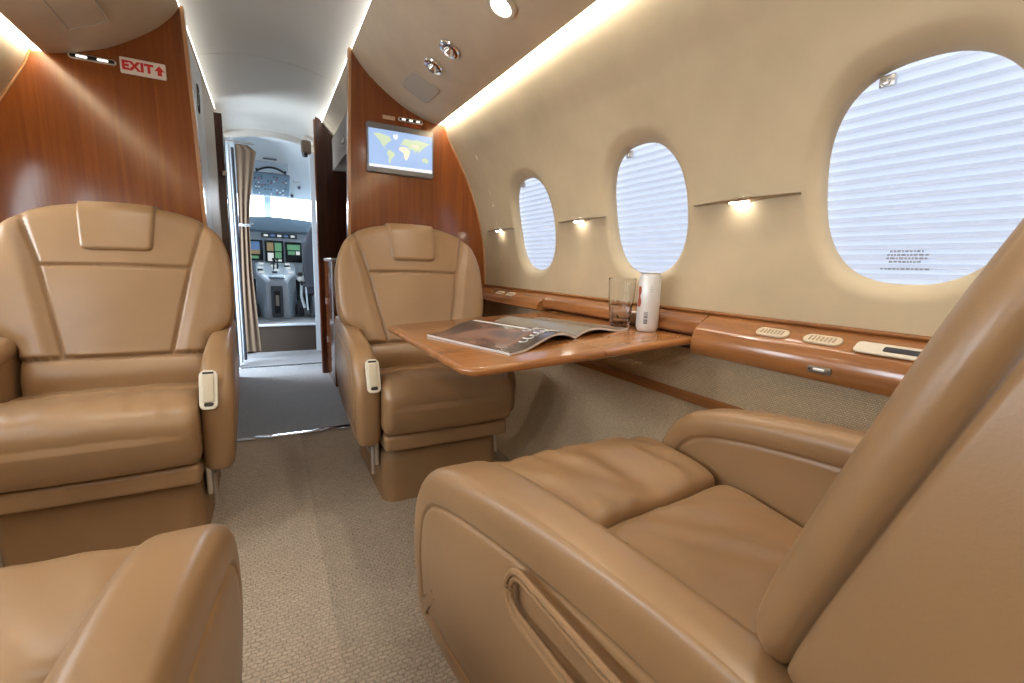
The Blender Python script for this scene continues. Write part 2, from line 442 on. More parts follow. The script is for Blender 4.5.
# windows: clear pane outside, pleated shade inside
def window(yc, side, n):
    sx = (lambda x: x) if side > 0 else mirror
    wz0, wz1 = WZ-WHZ-0.03, WZ+WHZ+0.03
    xa, xb = wx(WZ-WHZ)+0.050, wx(WZ+WHZ)+0.050
    pl = 23; vs = []; fs = []
    def base(z): return wx(z)+0.0545
    for i in range(2*pl+1):
        z = wz0+(wz1-wz0)*i/(2*pl); x = base(z)+(0.006 if i % 2 else -0.006)
        vs += [(sx(x), yc-WHY-0.03, z), (sx(x), yc+WHY+0.03, z)]
    for i in range(2*pl): fs.append((2*i, 2*i+1, 2*i+3, 2*i+2))
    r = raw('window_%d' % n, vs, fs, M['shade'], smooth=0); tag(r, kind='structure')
    ring = []
    for i in range(64):
        a = 2*PI*i/64; c, s_ = math.cos(a), math.sin(a); e = 2/2.45
        ring.append((math.copysign(abs(c)**e, c)*WHY*1.02, math.copysign(abs(s_)**e, s_)*WHZ*1.02))
    mb = MB(); mb.loft([[(sx(base(WZ+b)+0.03), yc+a, WZ+b) for a, b in ring], [(sx(base(WZ+b)+0.036), yc+a, WZ+b) for a, b in ring]])
    mb.build('pane', M['pane'], r)
    if side > 0:
        # small latch at the upper aft corner, like a folded clip
        zl = WZ+WHZ*0.89; yl = yc+WHY*0.30; xl = base(zl)-0.022
        mb = MB(); mb.box((xl, yl, zl), (0.012, 0.030, 0.024), 0.004)
        mb.box((xl-0.008, yl, zl-0.004), (0.010, 0.014, 0.012), 0.003)
        mb.build('shade_latch', M['metal'], r)
        if n in (3,):
            mb = MB()
            for row, w in ((0, 0.060), (1, 0.070), (2, 0.072), (3, 0.060), (5, 0.090)):
                z = WZ-WHZ+0.072-row*0.0078; yy = w/2
                while yy > -w/2:
                    wl = random.uniform(0.003, 0.009); x = base(z)-0.009
                    mb.add([(x, yc+0.01+yy, z), (x, yc+0.01+yy-wl, z), (x, yc+0.01+yy-wl, z+0.0042), (x, yc+0.01+yy, z+0.0042)], [(0, 1, 2, 3)])
                    yy -= wl+0.0022
            mb.build('printed_notice', mat('grey_print', (0.28, 0.29, 0.33), 0.6), r, 0)
    return r
order = [2.017, 1.247, 0.477]
for i, y in enumerate(order): window(y, 1, i+1)
k = 4
for yc in BAYS:
    if yc < 0.3: window(yc, 1, k); k += 1
for yc in BAYS:
    if not (-0.5 < yc < 2.2): window(yc, -1, k); k += 1

# slim sconces between the windows
def sconce(y, label):
    z = 1.155; x = wx(z)
    r = empty('wall_sconce', (x, y, z), label, 'light', 'slim sconces between the windows')
    secs = []
    for i in range(25):
        t = -1+2*i/24; w = 0.010+0.020*(1-abs(t))**0.7; h = 0.0035+0.0075*max(0, 1-abs(t)*2.2)
        yy = t*0.160
        secs.append([(0.002, yy, h*0.6), (-w, yy, h*0.5), (-w-0.004, yy, 0.0), (-w, yy, -h*0.6), (0.002, yy, -h*0.9)])
    MB().loft(secs).build('blade', M['bronze'], r, 50)
    mb = MB(); slab(capsule(0.058, 0.016), 0.004, 0.002, M=frame((-0.016, 0, -0.006), (0, 1, 0), (1, 0, 0)), mb=mb)
    mb.build('lamp_lens', M['glow_spot'], r)
    mb = MB(); slab(capsule(0.020, 0.006), 0.002, 0.001, M=frame((-0.008, 0, 0.0062), (0, 1, 0), (-1, 0, 0)), mb=mb); mb.build('upper_lens', M['glow_small'], r)
    return r
sconce(2.36, 'slim metal wall sconce nearest the wood bulkhead, forward of the smallest-looking window')
sconce(1.605, 'slim metal wall sconce on the sidewall between the first and second oval windows')
sconce(0.855, 'slim metal wall sconce just aft of the can, beside the largest window')

# ------------------------------------------------------------------ side ledge
LEDGE = [(1.2235, 0.830), (1.214, 0.826), (1.206, 0.816), (1.190, 0.808), (1.170, 0.797), (1.152, 0.784), (1.143, 0.772), (1.138, 0.755), (1.134, 0.722), (1.140, 0.706), (1.160, 0.700), (1.2235, 0.700)]
LEDM = [(1.2235, 0.830), (1.214, 0.826), (1.206, 0.816), (1.194, 0.809), (1.180, 0.801), (1.173, 0.790), (1.172, 0.764), (1.178, 0.757), (1.2235, 0.757)]
led = empty('side_ledge', (1.18, 0, 0.70), 'honey wood ledge running along the sidewall under the oval windows', 'ledge')
def child(o): o.parent = led; o.matrix_parent_inverse = Matrix.Translation((-1.18, 0, -0.70)); return o
LEDF = [(x, z if z > 0.75 else 0.742+(z-0.70)*0.4) for x, z in LEDGE]
child(extrude_y(LEDF, 1.86, YB-0.002, 'ledge_section', M['wood_side'], smooth=40))
child(extrude_y(LEDM, 0.945, 1.858, 'table_pocket_cover', M['wood_side'], smooth=40))
child(extrude_y(LEDGE, Y0+0.01, 0.940, 'ledge_section', M['wood_side'], smooth=40))
child(MB().box((1.2165, 1.40, 0.733), (0.010, 0.90, 0.060)).build('pocket_back', M['wood_dark']))
# back rail line against the wall
mb = MB(); mb.tube([(1.212, y, 0.8285) for y in (Y0+0.01, 1.0, YB-0.01)], 0.006, 8); child(mb.build('back_rail', M['wood_side']))
def ledge_frame(x, y):
    zs = sorted((a, b) for a, b in LEDGE[:7]); z = interp(zs, x); dz = (interp(zs, x+0.01)-interp(zs, x-0.01))/0.02
    return frame((x, y, z), (0, -1, 0), (1, 0, dz))
def gasper(y, label, x=1.172):
    r = empty('air_vent', (x, y, 0), label, 'air vent', 'oval air vents on the side ledge')
    T = Matrix.Translation((-x, -y, 0)) @ ledge_frame(x, y)
    mb = MB(); slab([(1.0*a, b) for a, b in capsule(0.088, 0.034)], 0.005, 0.003, M=T, mb=mb); mb.build('oval_plate', M['vent_cream'], r)
    mb = MB()
    for i in range(7):
        c = -0.027+i*0.009
        mb.box((c, 0, 0.0052), (0.004, 0.017, 0.0025), 0.001)
    mb.xf(T).build('louvre', mat('vent_louvre_brown', (0.36, 0.27, 0.17), 0.5), r)  # louvre bars in a darker brown than the plate
    return r
gasper(0.712, 'cream oval air vent on the ledge just aft of the can and glass')
gasper(0.588, 'cream oval air vent on the ledge next to the slotted switch plate')
gasper(2.32, 'small pale oval air vent on the ledge closest to the wood bulkhead')
gasper(2.19, 'small pale oval air vent on the ledge beyond the table')
r = empty('switch_plate', (1.166, 0.415, 0), 'white slotted switch plate on the ledge beside the near seat back', 'switch plate')
T = Matrix.Translation((-1.166, -0.415, 0)) @ ledge_frame(1.166, 0.415)
mb = MB(); slab(rrect(0.20, 0.036, 0.010), 0.004, 0.002, M=T @ Matrix.Translation((0, 0, 0.0035)), mb=mb); mb.build('plate', mat('plate_ivory', (0.66, 0.58, 0.45), 0.35), r)
mb = MB(); slab(rrect(0.135, 0.016, 0.004), 0.002, 0.001, M=T @ Matrix.Translation((0.022, 0, 0.0070)), mb=mb); mb.build('slot', M['black'], r)
r = empty('ledge_latch', (1.135, 0.567, 0.733), 'small metal latch on the front face of the wooden ledge', 'latch')
T = frame((0, 0, 0), (0, -1, 0), (0, 0, 1))
mb = MB(); slab(rrect(0.052, 0.017, 0.004), 0.004, 0.0015, M=T, mb=mb); mb.build('plate', mat('dark_bronze', (0.20, 0.16, 0.12), 0.45, metal=0.8), r)
mb = MB(); slab(rrect(0.026, 0.008, 0.003), 0.006, 0.0015, M=T, mb=mb); mb.build('slider', M['metal'], r)
for s in (-1, 1):
    mb = MB(); mb.lathe([(0.0026, 0), (0.0026, 0.005), (0.0012, 0.006), (0, 0.006)], 10, T @ Matrix.Translation((s*0.021, 0, 0))); mb.build('screw', M['black'], r)

# ------------------------------------------------------------------ folding table (sags a little towards the aisle)
SL = math.atan2(0.04, 0.71)
tab = empty('folding_table', (0.42, 0.955, 0.708), 'honey wood folding table pulled out from the side ledge with a magazine on it', 'table')
tab.rotation_euler = (0, -SL, 0)
TT = Matrix.Translation((0.42, 0.955, 0.708)) @ Matrix.Rotation(-SL, 4, 'Y')
def tpt(x, y, h=0.0):
    """point on the table top over plan position x, y"""
    k = (x-0.42)/math.cos(SL); return TT @ Vector((k, y-0.955, h))
def leaf(x0, x1, r0, name):
    y0, y1 = 0.0, 0.82
    pts = []
    if r0:
        for i in range(9):
            a = PI+PI/2*i/8; pts.append((x0+0.055+0.055*math.cos(a), y0+0.055+0.055*math.sin(a)))
        pts += [(x1, y0), (x1, y1)]
        for i in range(9):
            a = PI/2+PI/2*i/8; pts.append((x0+0.03+0.03*math.cos(a), y1-0.03+0.03*math.sin(a)))
    else: pts = [(x0, y0), (x1, y0), (x1, y1), (x0, y1)]
    poly = pts if area2(pts) > 0 else pts[::-1]
    rings = []
    if r0:
        for i in range(9):
            a = -PI/2+PI*i/8; rings.append([(x if abs(x-x1) < 1e-5 else q[0], q[1], -0.012+0.012*math.sin(a)) for (x, y), q in zip(poly, inset(poly, 0.012*(1-math.cos(a))))])
    else:
        for i in range(9):
            a = -PI/2+PI*i/8; d = 0.012*(1-math.cos(a)); rings.append([(x, y+(d if y < 0.4 else -d), -0.012+0.012*math.sin(a)) for x, y in poly])
    return MB().loft(rings).build(name, M['wood_table'], tab)
leaf(-0.022, 0.392, True, 'table_leaf'); leaf(0.395, 0.752, False, 'table_leaf')
MB().box((0.3935, 0.41, -0.020), (0.004, 0.80, 0.014)).build('hinge', M['bronze'], tab)
MB().box((0.715, 0.10, -0.036), (0.07, 0.03, 0.014), 0.003).build('slide_bracket', M['bronze'], tab)

# magazine, open face up
mag = empty('magazine', tuple(tpt(0.84, 1.14)), 'open glossy magazine lying face up on the wooden table', 'magazine')
MI = Matrix.Translation(-tpt(0.84, 1.14))
dA = Vector((-0.18, 0.76, 0)).normalized()*0.42           # along the spine, away from the viewer
dL = Vector((0.556-0.843, 1.032-1.136, 0))                 # spine to left page edge
dR = Vector((1.088-0.843, 1.149-1.136+0.02, 0))
S0 = Vector((0.843, 1.136, 0))
def page(dirv, hump, name, m, h0=0.0035, thick=0.004, u0=0.0, u1=1.0, v0=0.0, v1=1.0, lift=0.0, nu=24, nv=4):
    def H(u): return 0.003+hump*math.sin(PI*min(1, u*1.25))**1.0*(1-u)**0.75 if u < 0.8 else 0.003+hump*max(0, math.sin(PI*u*1.25) if u*1.25 < 1 else 0)
    top = []; 
    vs = []
    for i in range(nu+1):
        u = u0+(u1-u0)*i/nu
        for j in range(nv+1):
            v = v0+(v1-v0)*j/nv
            p = S0+dirv*u+dA*v
            vs.append(MI @ tpt(p.x, p.y, H(u)+thick+lift))
    n = len(vs); W = nv+1
    fs = []
    for i in range(nu):
        for j in range(nv): fs.append((i*W+j, (i+1)*W+j, (i+1)*W+j+1, i*W+j+1))
    if lift == 0.0:
        low = []
        for i in range(nu+1):
            u = u0+(u1-u0)*i/nu
            for j in range(nv+1):
                v = v0+(v1-v0)*j/nv
                p = S0+dirv*u+dA*v
                low.append(MI @ tpt(p.x, p.y, max(0.0008, H(u)-0.002)))
        vs += low
        for i in range(nu):
            for j in range(nv): fs.append((n+i*W+j, n+i*W+j+1, n+(i+1)*W+j+1, n+(i+1)*W+j))
        rim = [j for j in range(W)]+[i*W+nv for i in range(1, nu+1)]+[nu*W+j for j in range(nv-1, -1, -1)]+[i*W for i in range(nu-1, 0, -1)]
        for a, b in zip(rim, rim[1:]+rim[:1]): fs.append((a, b, n+b, n+a))
    return raw(name, vs, fs, m, mag, 40)
def page_art():
    m = mat('printed_page', (0.10, 0.08, 0.08), 0.22, spec=0.6); N, L, b = nt(m)
    v = coords(m, (1, 1, 1)); f = tnoise(m, v, 4.2, 2, 0.5, 0.4)
    L.new(ramp(m, f, [(0.34, (0.030, 0.024, 0.024)), (0.50, (0.075, 0.052, 0.045)), (0.60, (0.26, 0.15, 0.115)), (0.68, (0.12, 0.10, 0.11)), (0.8, (0.06, 0.075, 0.11))]), b.inputs['Base Color'])
    return m
M['page_art'] = page_art()
M['page_grey'] = mat('grey_page', (0.22, 0.19, 0.15), 0.25, spec=0.6)
M['paper'] = mat('white_paper', (0.75, 0.74, 0.72), 0.5)
page(dL, 0.034, 'page_block', M['paper']); page(dL, 0.034, 'left_page', M['page_art'], lift=0.0007)
page(dR, 0.026, 'page_block', M['paper']); page(dR, 0.026, 'right_page', M['page_grey'], lift=0.0007)
# pale swoosh printed on the picture and the white script lettering
page(dL, 0.034, 'page_swoosh', M['paper'], u0=0.30, u1=0.36, v0=0.30, v1=0.97, lift=0.0012, nu=3)
mb = MB()
def on_left(u, v):
    H = 0.003+0.034*math.sin(PI*min(1, u*1.25))*(1-u)**0.75 if u < 0.8 else 0.003
    p = S0+dL*u+dA*v; return MI @ tpt(p.x, p.y, H+0.0062)
for ln, (v0, vs_, u_a, u_b) in enumerate(((0.09, 0.075, 0.70, 0.12), (0.225, 0.055, 0.45, 0.10))):
    pts = []
    n = 90
    for i in range(n):
        t = i/(n-1); a = t*2*PI*(7 if ln == 0 else 5)
        u = u_a+(u_b-u_a)*t-0.02*math.cos(a); v = v0+vs_*(0.5+0.5*math.sin(a))*(0.5+0.5*abs(math.sin(t*11.0+ln)))
        pts.append(on_left(u, v))
    mb.tube(pts, 0.0019 if ln == 0 else 0.0014, 5)
mb.build('script_lettering', M['paper'], mag)

# can
can = empty('drink_can', tuple(tpt(1.132, 1.125)), 'tall slim white drink can with a red mark and barcode on the table', 'can')
R0, HC = 0.0365, 0.196
mb = MB(); mb.lathe([(0.026, 0.003), (0.029, 0.0), (0.0315, 0.003), (R0, 0.014), (R0, HC-0.016), (0.0325, HC-0.004)], 40); mb.build('body', mat('white_can', (0.74, 0.74, 0.72), 0.28, metal=0.15), can)
mb = MB(); mb.lathe([(0.0325, HC-0.005), (0.0335, HC-0.001), (0.0325, HC+0.001), (0.0300, HC-0.002), (0.0, HC-0.004)], 40); mb.build('rim', M['metal'], can)
def cyl_patch(a0, a1, z0, z1, r, n=6):
    vs = []; fs = []
    for i in range(n+1):
        a = a0+(a1-a0)*i/n; vs += [(r*math.cos(a), r*math.sin(a), z0), (r*math.cos(a), r*math.sin(a), z1)]
    for i in range(n): fs.append((2*i, 2*i+2, 2*i+3, 2*i+1))
    return vs, fs
view = math.atan2(-1.125, -1.132)
mb = MB()
for i in range(12): mb.add(*cyl_patch(view-0.34, view+0.02, 0.028+i*0.0034, 0.028+i*0.0034+random.choice((0.0010, 0.0018, 0.0024)), R0+0.0003))
mb.build('barcode', M['black'], can)
red = mat('can_emblem', (0.40, 0.10, 0.05), 0.35)
mb = MB()
def emb(z, hw): mb.add(*cyl_patch(view-0.98-hw, view-0.98+hw, z, z+0.0045, R0+0.0004))
for i in range(16): 
    z = 0.083+i*0.0042; t = i/15
    emb(z, 0.10+0.20*abs(math.sin(t*PI*1.6+0.5))*(1-0.35*t))
mb.build('emblem', red, can)
mb = MB()
for z, w in ((0.150, 0.20), (0.142, 0.26), (0.134, 0.22)):
    mb.add(*cyl_patch(view+0.10, view+0.10+w, z, z+0.0016, R0+0.0003))
mb.build('small_print', mat('can_print', (0.45, 0.45, 0.45), 0.5), can, 0)

# glass tumbler with cut flutes
gl = empty('glass_tumbler', tuple(tpt(1.100, 1.225)), 'clear cut glass tumbler standing beside the white can', 'glass')
n = 72; prof = [(0.0, 0.0), (0.031, 0.0), (0.034, 0.003), (0.0345, 0.02), (0.039, 0.045), (0.0445, 0.11), (0.0475, 0.174), (0.0468, 0.1758), (0.0460, 0.174), (0.0428, 0.11), (0.037, 0.05), (0.030, 0.027), (0.0, 0.024)]
vs = []; fs = []
fine = []
for (a, b) in zip(prof[:-1], prof[1:]):
    kk = 10 if abs(a[1]-b[1]) > 0.03 else 2
    for i in range(kk): fine.append((a[0]+(b[0]-a[0])*i/kk, a[1]+(b[1]-a[1])*i/kk, (a[1] >= 0.003 and b[1] > a[1]-1e-6)))
fine.append((0.0, 0.024, False))
for r_, z, outer in fine:
    for i in range(n):
        a = 2*PI*i/n; rr = r_
        if outer and 0.018 < z < 0.105: rr -= 0.0038*abs(math.sin(a*6))*smooth01((z-0.018)/0.012)*smooth01((0.105-z)/0.04)
        vs.append((rr*math.cos(a), rr*math.sin(a), z))
for k_ in range(len(fine)-1):
    for i in range(n):
        j = (i+1) % n; fs.append((k_*n+i, k_*n+j, (k_+1)*n+j, (k_+1)*n+i))
raw('tumbler_body', vs, fs, M['tumbler'], gl, 50)

# ------------------------------------------------------------------ seats
def loft_x(outline, stations, name, m, parent, disp=None, smooth=60):
    if area2(outline) < 0: outline = outline[::-1]
    rings = []
    for x, d in stations: rings.append([(x, y, z) for y, z in inset(outline, d)])
    mb = MB().loft(rings)
    if disp: mb.v = [disp(Vector(v)) for v in mb.v]
    return mb.build(name, m, parent, smooth)
def round_stations(w, r, n=7, mid=24):
    st = []
    for i in range(n+1):
        a = PI/2*i/n; st.append((-w+r*(1-math.cos(a)), r*(1-math.sin(a))))
    for i in range(1, mid): st.append((-w+r+(2*w-2*r)*i/mid, 0.0))
    for i in range(n+1):
        a = PI/2*(n-i)/n; st.append((w-r*(1-math.cos(a)), r*(1-math.sin(a))))
    return st

ARM = catmull([(0.10, 0.250), (0.030, 0.256), (0.006, 0.285), (0.0, 0.38), (0.004, 0.47), (0.026, 0.540), (0.072, 0.593), (0.14, 0.625), (0.23, 0.646), (0.36, 0.664), (0.54, 0.678), (0.68, 0.682), (0.725, 0.66), (0.73, 0.60), (0.72, 0.42), (0.69, 0.33), (0.60, 0.275), (0.40, 0.252)], 8, closed=True)
ARM_LOW = catmull([(0.10, 0.30), (0.075, 0.32), (0.065, 0.40), (0.075, 0.46), (0.11, 0.495), (0.20, 0.51), (0.40, 0.515), (0.55, 0.51), (0.58, 0.47), (0.57, 0.36), (0.54, 0.31), (0.40, 0.30)], 8, closed=True)
def arm(side, parent, low=False, plate=False, taper=0.032, slot=True, x1=0.375):
    ol = resample(ARM_LOW if low else ARM, 150)
    if area2(ol) < 0: ol = ol[::-1]
    x0 = 0.263 if x1 < 0.37 else (0.256 if x1 < 0.39 else 0.274)
    r = 0.032; n = 7; st = []
    st += [(x0+0.006, 0.075), (x0+0.005, 0.066), (x0+0.010, 0.0622), (x0+0.005, 0.059), (x0+0.0, 0.053)]
    for i in range(n+1):
        a = PI/2*i/n; st.append((x0+r*(1-math.cos(a)), r*(1-math.sin(a))*0.98))
    for i in range(n, -1, -1):
        a = PI/2*i/n; st.append((x1-r*(1-math.cos(a)), r*(1-math.sin(a))*0.98))
    st += [(x1, 0.056), (x1-0.001, 0.059), (x1-0.0095, 0.0622), (x1-0.001, 0.066), (x1+0.002, 0.075)]
    rings = [[(x, y, z) for y, z in inset(ol, d)] for x, d in st]
    def spine(p): return (min(0.46, max(0.20, p[1])), 0.40 if low else 0.46)
    inner = []; outer = []
    for k_ in (0.25, 0.5, 0.75, 1.0):
        inner.insert(0, [(x0+0.006, y+(spine((x, y, z))[0]-y)*k_, z+(spine((x, y, z))[1]-z)*k_) for x, y, z in rings[0]])
        outer.append([(x1+0.003, y+(spine((x, y, z))[0]-y)*k_, z+(spine((x, y, z))[1]-z)*k_) for x, y, z in rings[-1]])
    mb = MB().loft(inner+rings+outer, False, False)
    def warp(v):
        x, y, z = v
        if x > 0.33: x -= taper*smooth01(y/0.66)*(x-0.33)/0.045
        x -= 0.012*smooth01((0.45-z)/0.25)*smooth01((x-0.30)/0.06)
        return (side*x, y, z)
    mb.v = [warp(v) for v in mb.v]
    a = mb.build('armrest', M['leather'], parent, 180)
    def outer_x(y, z): return side*(x1+0.002-taper*smooth01(y/0.66)-0.012*smooth01((0.45-z)/0.25))
    if slot and not low:
        mb = MB()
        pts = [(y+0.525, z+0.575) for y, z in capsule(0.29, 0.066, 14)]
        mb.tube([(outer_x(y, z)-side*0.0005, y, z) for y, z in pts], 0.0046, 8, closed=True)
        mb.build('slot_rim', M['leather'], a)
        mb = MB(); pts = [(y+0.525, z+0.575) for y, z in capsule(0.274, 0.046, 14)]
        mb.tube([(outer_x(y, z)-side*0.0008, y, z) for y, z in pts], 0.0034, 8, closed=True); mb.build('slot_insert', M['leather_dark'], a)
    if plate:
        # cream control plate on the sloping front of the arm
        p0 = Vector((side*0.292, -0.001, 0.474)); p1 = Vector((side*0.292, 0.046, 0.588))
        # follow the front curve: plane through the two front points
        yd = (p1-p0); mid = (p0+p1)/2
        fr = frame(mid+Vector((0, -0.011, 0.003)), (1, 0, 0), yd)
        out = rrect(0.050, 0.126, 0.018, 8)
        mb = MB(); slab(out, 0.008, 0.003, M=fr, mb=mb); pl = mb.build('control_plate', M['cream_plastic'], a); pl['label'] = 'cream control plate'
        mb = MB(); slab(rrect(0.030, 0.088, 0.004), 0.0115, 0.002, M=fr @ Matrix.Translation((0, 0.004, 0)), mb=mb); mb.build('flap', mat('plate_flap', (0.66, 0.58, 0.42), 0.35), pl)
        mb = MB(); slab(capsule(0.026, 0.012), 0.0095, 0.001, M=fr @ Matrix.Translation((0, -0.047, 0)), mb=mb); mb.build('finger_notch', M['dark'], pl)
        mb = MB(); slab(rrect(0.030, 0.007, 0.002), 0.0093, 0.001, M=fr @ Matrix.Translation((0, 0.0535, 0)), mb=mb); mb.build('slit', M['dark'], pl)
    return a

HALF = [(-0.10, 0.250), (0.0, 0.256), (0.10, 0.258), (0.155, 0.268), (0.185, 0.300), (0.215, 0.330), (0.26, 0.344), (0.34, 0.349), (0.44, 0.347), (0.50, 0.338), (0.56, 0.317), (0.60, 0.288), (0.63, 0.250), (0.65, 0.206), (0.664, 0.150), (0.672, 0.080)]
rt = catmull([(b, a) for a, b in HALF], 8)
OUT = [(0.0, -0.10)]+rt+[(0.0, 0.675)]+[(-x, v) for x, v in rt[::-1]]
BC = Vector((0.0, 0.30))
NA = 280
def polar_outline():
    o = resample(OUT, 2400); tab_ = []
    for x, v in o: tab_.append((math.atan2(v-BC.y, x), math.hypot(x, v-BC.y)))
    tab_.sort(); tab_ = [(tab_[-1][0]-2*PI, tab_[-1][1])]+tab_+[(tab_[0][0]+2*PI, tab_[0][1])]
    return tab_
PT = polar_outline()
import bisect
PK = [a for a, r_ in PT]
def orad(a):
    i = bisect.bisect_left(PK, a); i = max(1, min(len(PK)-1, i)); a0, r0 = PT[i-1]; a1, r1 = PT[i]
    return r0+(r1-r0)*(a-a0)/max(a1-a0, 1e-9)
def segd(p, a, b):
    ab = b-a; t = max(0, min(1, (p-a).dot(ab)/ab.dot(ab))); return (p-a-ab*t).length
V = Vector
GROOVE = []
for s in (-1, 1):
    GROOVE += [(V((s*0.264, 0.632)), V((s*0.212, 0.437))), (V((s*0.212, 0.437)), V((s*0.150, 0.112)))]
GROOVE += [(V((-0.212, 0.437)), V((0.212, 0.437)))]
LUMB = 0.108
def front(x, v):
    p = V((x, v)); q = p-BC; a = math.atan2(q.y, q.x); R_ = orad(a); d = R_-q.length
    rr = 0.050
    t = min(1.0, max(0.0, d/rr)); w = 0.004+0.024*math.sqrt(max(0.0, 1-(1-t)**2))
    # side bolsters stand a little proud
    if v > LUMB:
        edge = interp([(0.112, 0.150), (0.437, 0.212), (0.632, 0.264)], v)
        w += 0.014*smooth01((abs(x)-edge)/0.05)*smooth01((0.66-v)/0.1)
        w += 0.010*(1-smooth01(abs(x)/0.26))
    # lumbar roll
    w += 0.020*math.exp(-((v-0.05)/0.055)**2)
    g = 0.0
    for a_, b_ in GROOVE:
        if abs(v-(a_.y+b_.y)/2) < abs(a_.y-b_.y)/2+0.03:
            dd = segd(p, a_, b_); g = max(g, math.exp(-(dd/0.0046)**2))
    g = max(g, math.exp(-((v-LUMB)/0.0055)**2)*1.2)
    return w-0.0135*g
_cache = {}
def backrest(parent, tilt, shift):
    if 'back' not in _cache:
        rings = []; NR = 70
        for k_ in range(1, NR+1):
            s = (k_/NR); 
            s = s if s < 0.9 else 0.9+(s-0.9)
            ring = []
            for i in range(NA):
                a = -PI+2*PI*i/NA; R_ = orad(a)*s; x = R_*math.cos(a); v = BC.y+R_*math.sin(a)
                ring.append((x, -front(x, v), v))
            rings.append(ring)
        def off(ins, w):
            ring = []
            for i in range(NA):
                a = -PI+2*PI*i/NA; R_ = orad(a)-ins; ring.append((R_*math.cos(a), w, BC.y+R_*math.sin(a)))
            return ring
        rings += [off(0.003, -0.008), off(0.016, -0.0045), off(0.003, -0.001), off(0.0005, 0.004), off(0.0, 0.06), off(0.004, 0.10), off(0.012, 0.125), off(0.03, 0.142), off(0.06, 0.150), off(0.2, 0.156)]
        mb = MB().loft(rings); o = mb.build('backrest', M['leather'], parent, 180); _cache['back'] = o.data
    else: o = link('backrest', _cache['back'], None, parent, 0)
    o.location = (0, 0.378+shift, 0.48); o.rotation_euler = (-tilt, 0, 0)
    # headrest pad over the top edge
    if 'head' not in _cache:
        vs = []; fs = []; nu, nv = 36, 36
        for j in range(nv+1):
            for i in range(nu+1):
                u = -1+2*i/nu; t = j/nv
                hw = 0.103+0.013*t; 
                x = u*hw; v = 0.492+t*(0.672-0.492)
                e = min((1-abs(u))*hw, (v-0.492)+0.0005); 
                # rounded lower corners
                cx, cv = max(0, abs(x)-(hw-0.024)), max(0, 0.516-v)
                if cx > 0 and cv > 0: e = min(e, 0.024-math.hypot(cx, cv))
                lift = 0.013*math.sqrt(max(0, 1-(1-min(1, max(0, e)/0.012))**2)) if e > 0 else -0.004
                vs.append((x, -front(x, min(v, 0.668))-lift, v))
        W = nu+1
        for j in range(nv):
            for i in range(nu): fs.append((j*W+i, j*W+i+1, (j+1)*W+i+1, (j+1)*W+i))
        # roll over the top
        n0 = len(vs)
        for k_ in range(1, 9):
            a = PI/2*k_/8
            for i in range(nu+1):
                b = vs[nv*W+i]; yb = b[1]
                vs.append((b[0], yb+(0.03-yb*1.0)*math.sin(a)*0.9, b[2]+0.012*math.sin(PI*min(1, k_/8*0.9))))
        for k_ in range(8):
            for i in range(nu):
                a0 = (nv*W if k_ == 0 else n0+(k_-1)*W); b0 = n0+k_*W
                fs.append((a0+i, a0+i+1, b0+i+1, b0+i))
        h = raw('headrest', vs, fs, M['leather'], o, 180); _cache['head'] = h.data
    else: h = link('headrest', _cache['head'], None, o, 0)
    return o

LEG = catmull([(0.205, 0.40), (0.208, 0.47), (0.195, 0.497), (0.14, 0.510), (0.04, 0.517), (-0.03, 0.507), (-0.070, 0.475), (-0.080, 0.43), (-0.068, 0.37), (-0.045, 0.325), (-0.015, 0.310), (0.08, 0.315), (0.19, 0.33)], 8, closed=True)
PAN = catmull([(0.66, 0.36), (0.67, 0.43), (0.63, 0.458), (0.50, 0.466), (0.36, 0.480), (0.27, 0.490), (0.225, 0.482), (0.212, 0.45), (0.212, 0.38), (0.24, 0.35), (0.45, 0.35)], 8, closed=True)
def wrinkle_leg(amt, seed, skew):
    def f(v):
        x, y, z = v; y += skew*(x+0.26)/0.52*smooth01((y-0.02)/0.18)
        if z > 0.42:
            q = 0.55-2.2*abs(noise.noise(Vector((x*13+y*3+seed, y*3.0, seed))))
            q2 = noise.noise(Vector((x*26+y*7, y*5+seed, 2.0+seed)))
            e = smooth01((0.262-abs(x))/0.05)
            z += amt*(0.0045*q+0.0018*q2)*e
            z += 0.007*(1-(x/0.26)**2)*e
        else:
            q = noise.noise(Vector((x*5+z*6+seed, z*9, seed+5))); y += amt*0.004*q
            y -= 0.012*(1-(x/0.26)**2)
        return (x, y, z)
    return f
def wrinkle_pan(amt, seed, skew):
    def f(v):
        x, y, z = v; y += skew*(x+0.26)/0.52*smooth01((0.5-y)/0.25)
        if z > 0.42:
            q = 0.55-2.2*abs(noise.noise(Vector((x*7+y*9+seed, (y-x)*2.4, seed)))); e = smooth01((0.262-abs(x))/0.05)
            q2 = noise.noise(Vector((x*16+y*22+seed, (y-x)*5.0, seed+3)))
            z += amt*(0.0036*q+0.0016*q2)*e+0.008*(1-(x/0.26)**2)*e
        return (x, y, z)
    return f

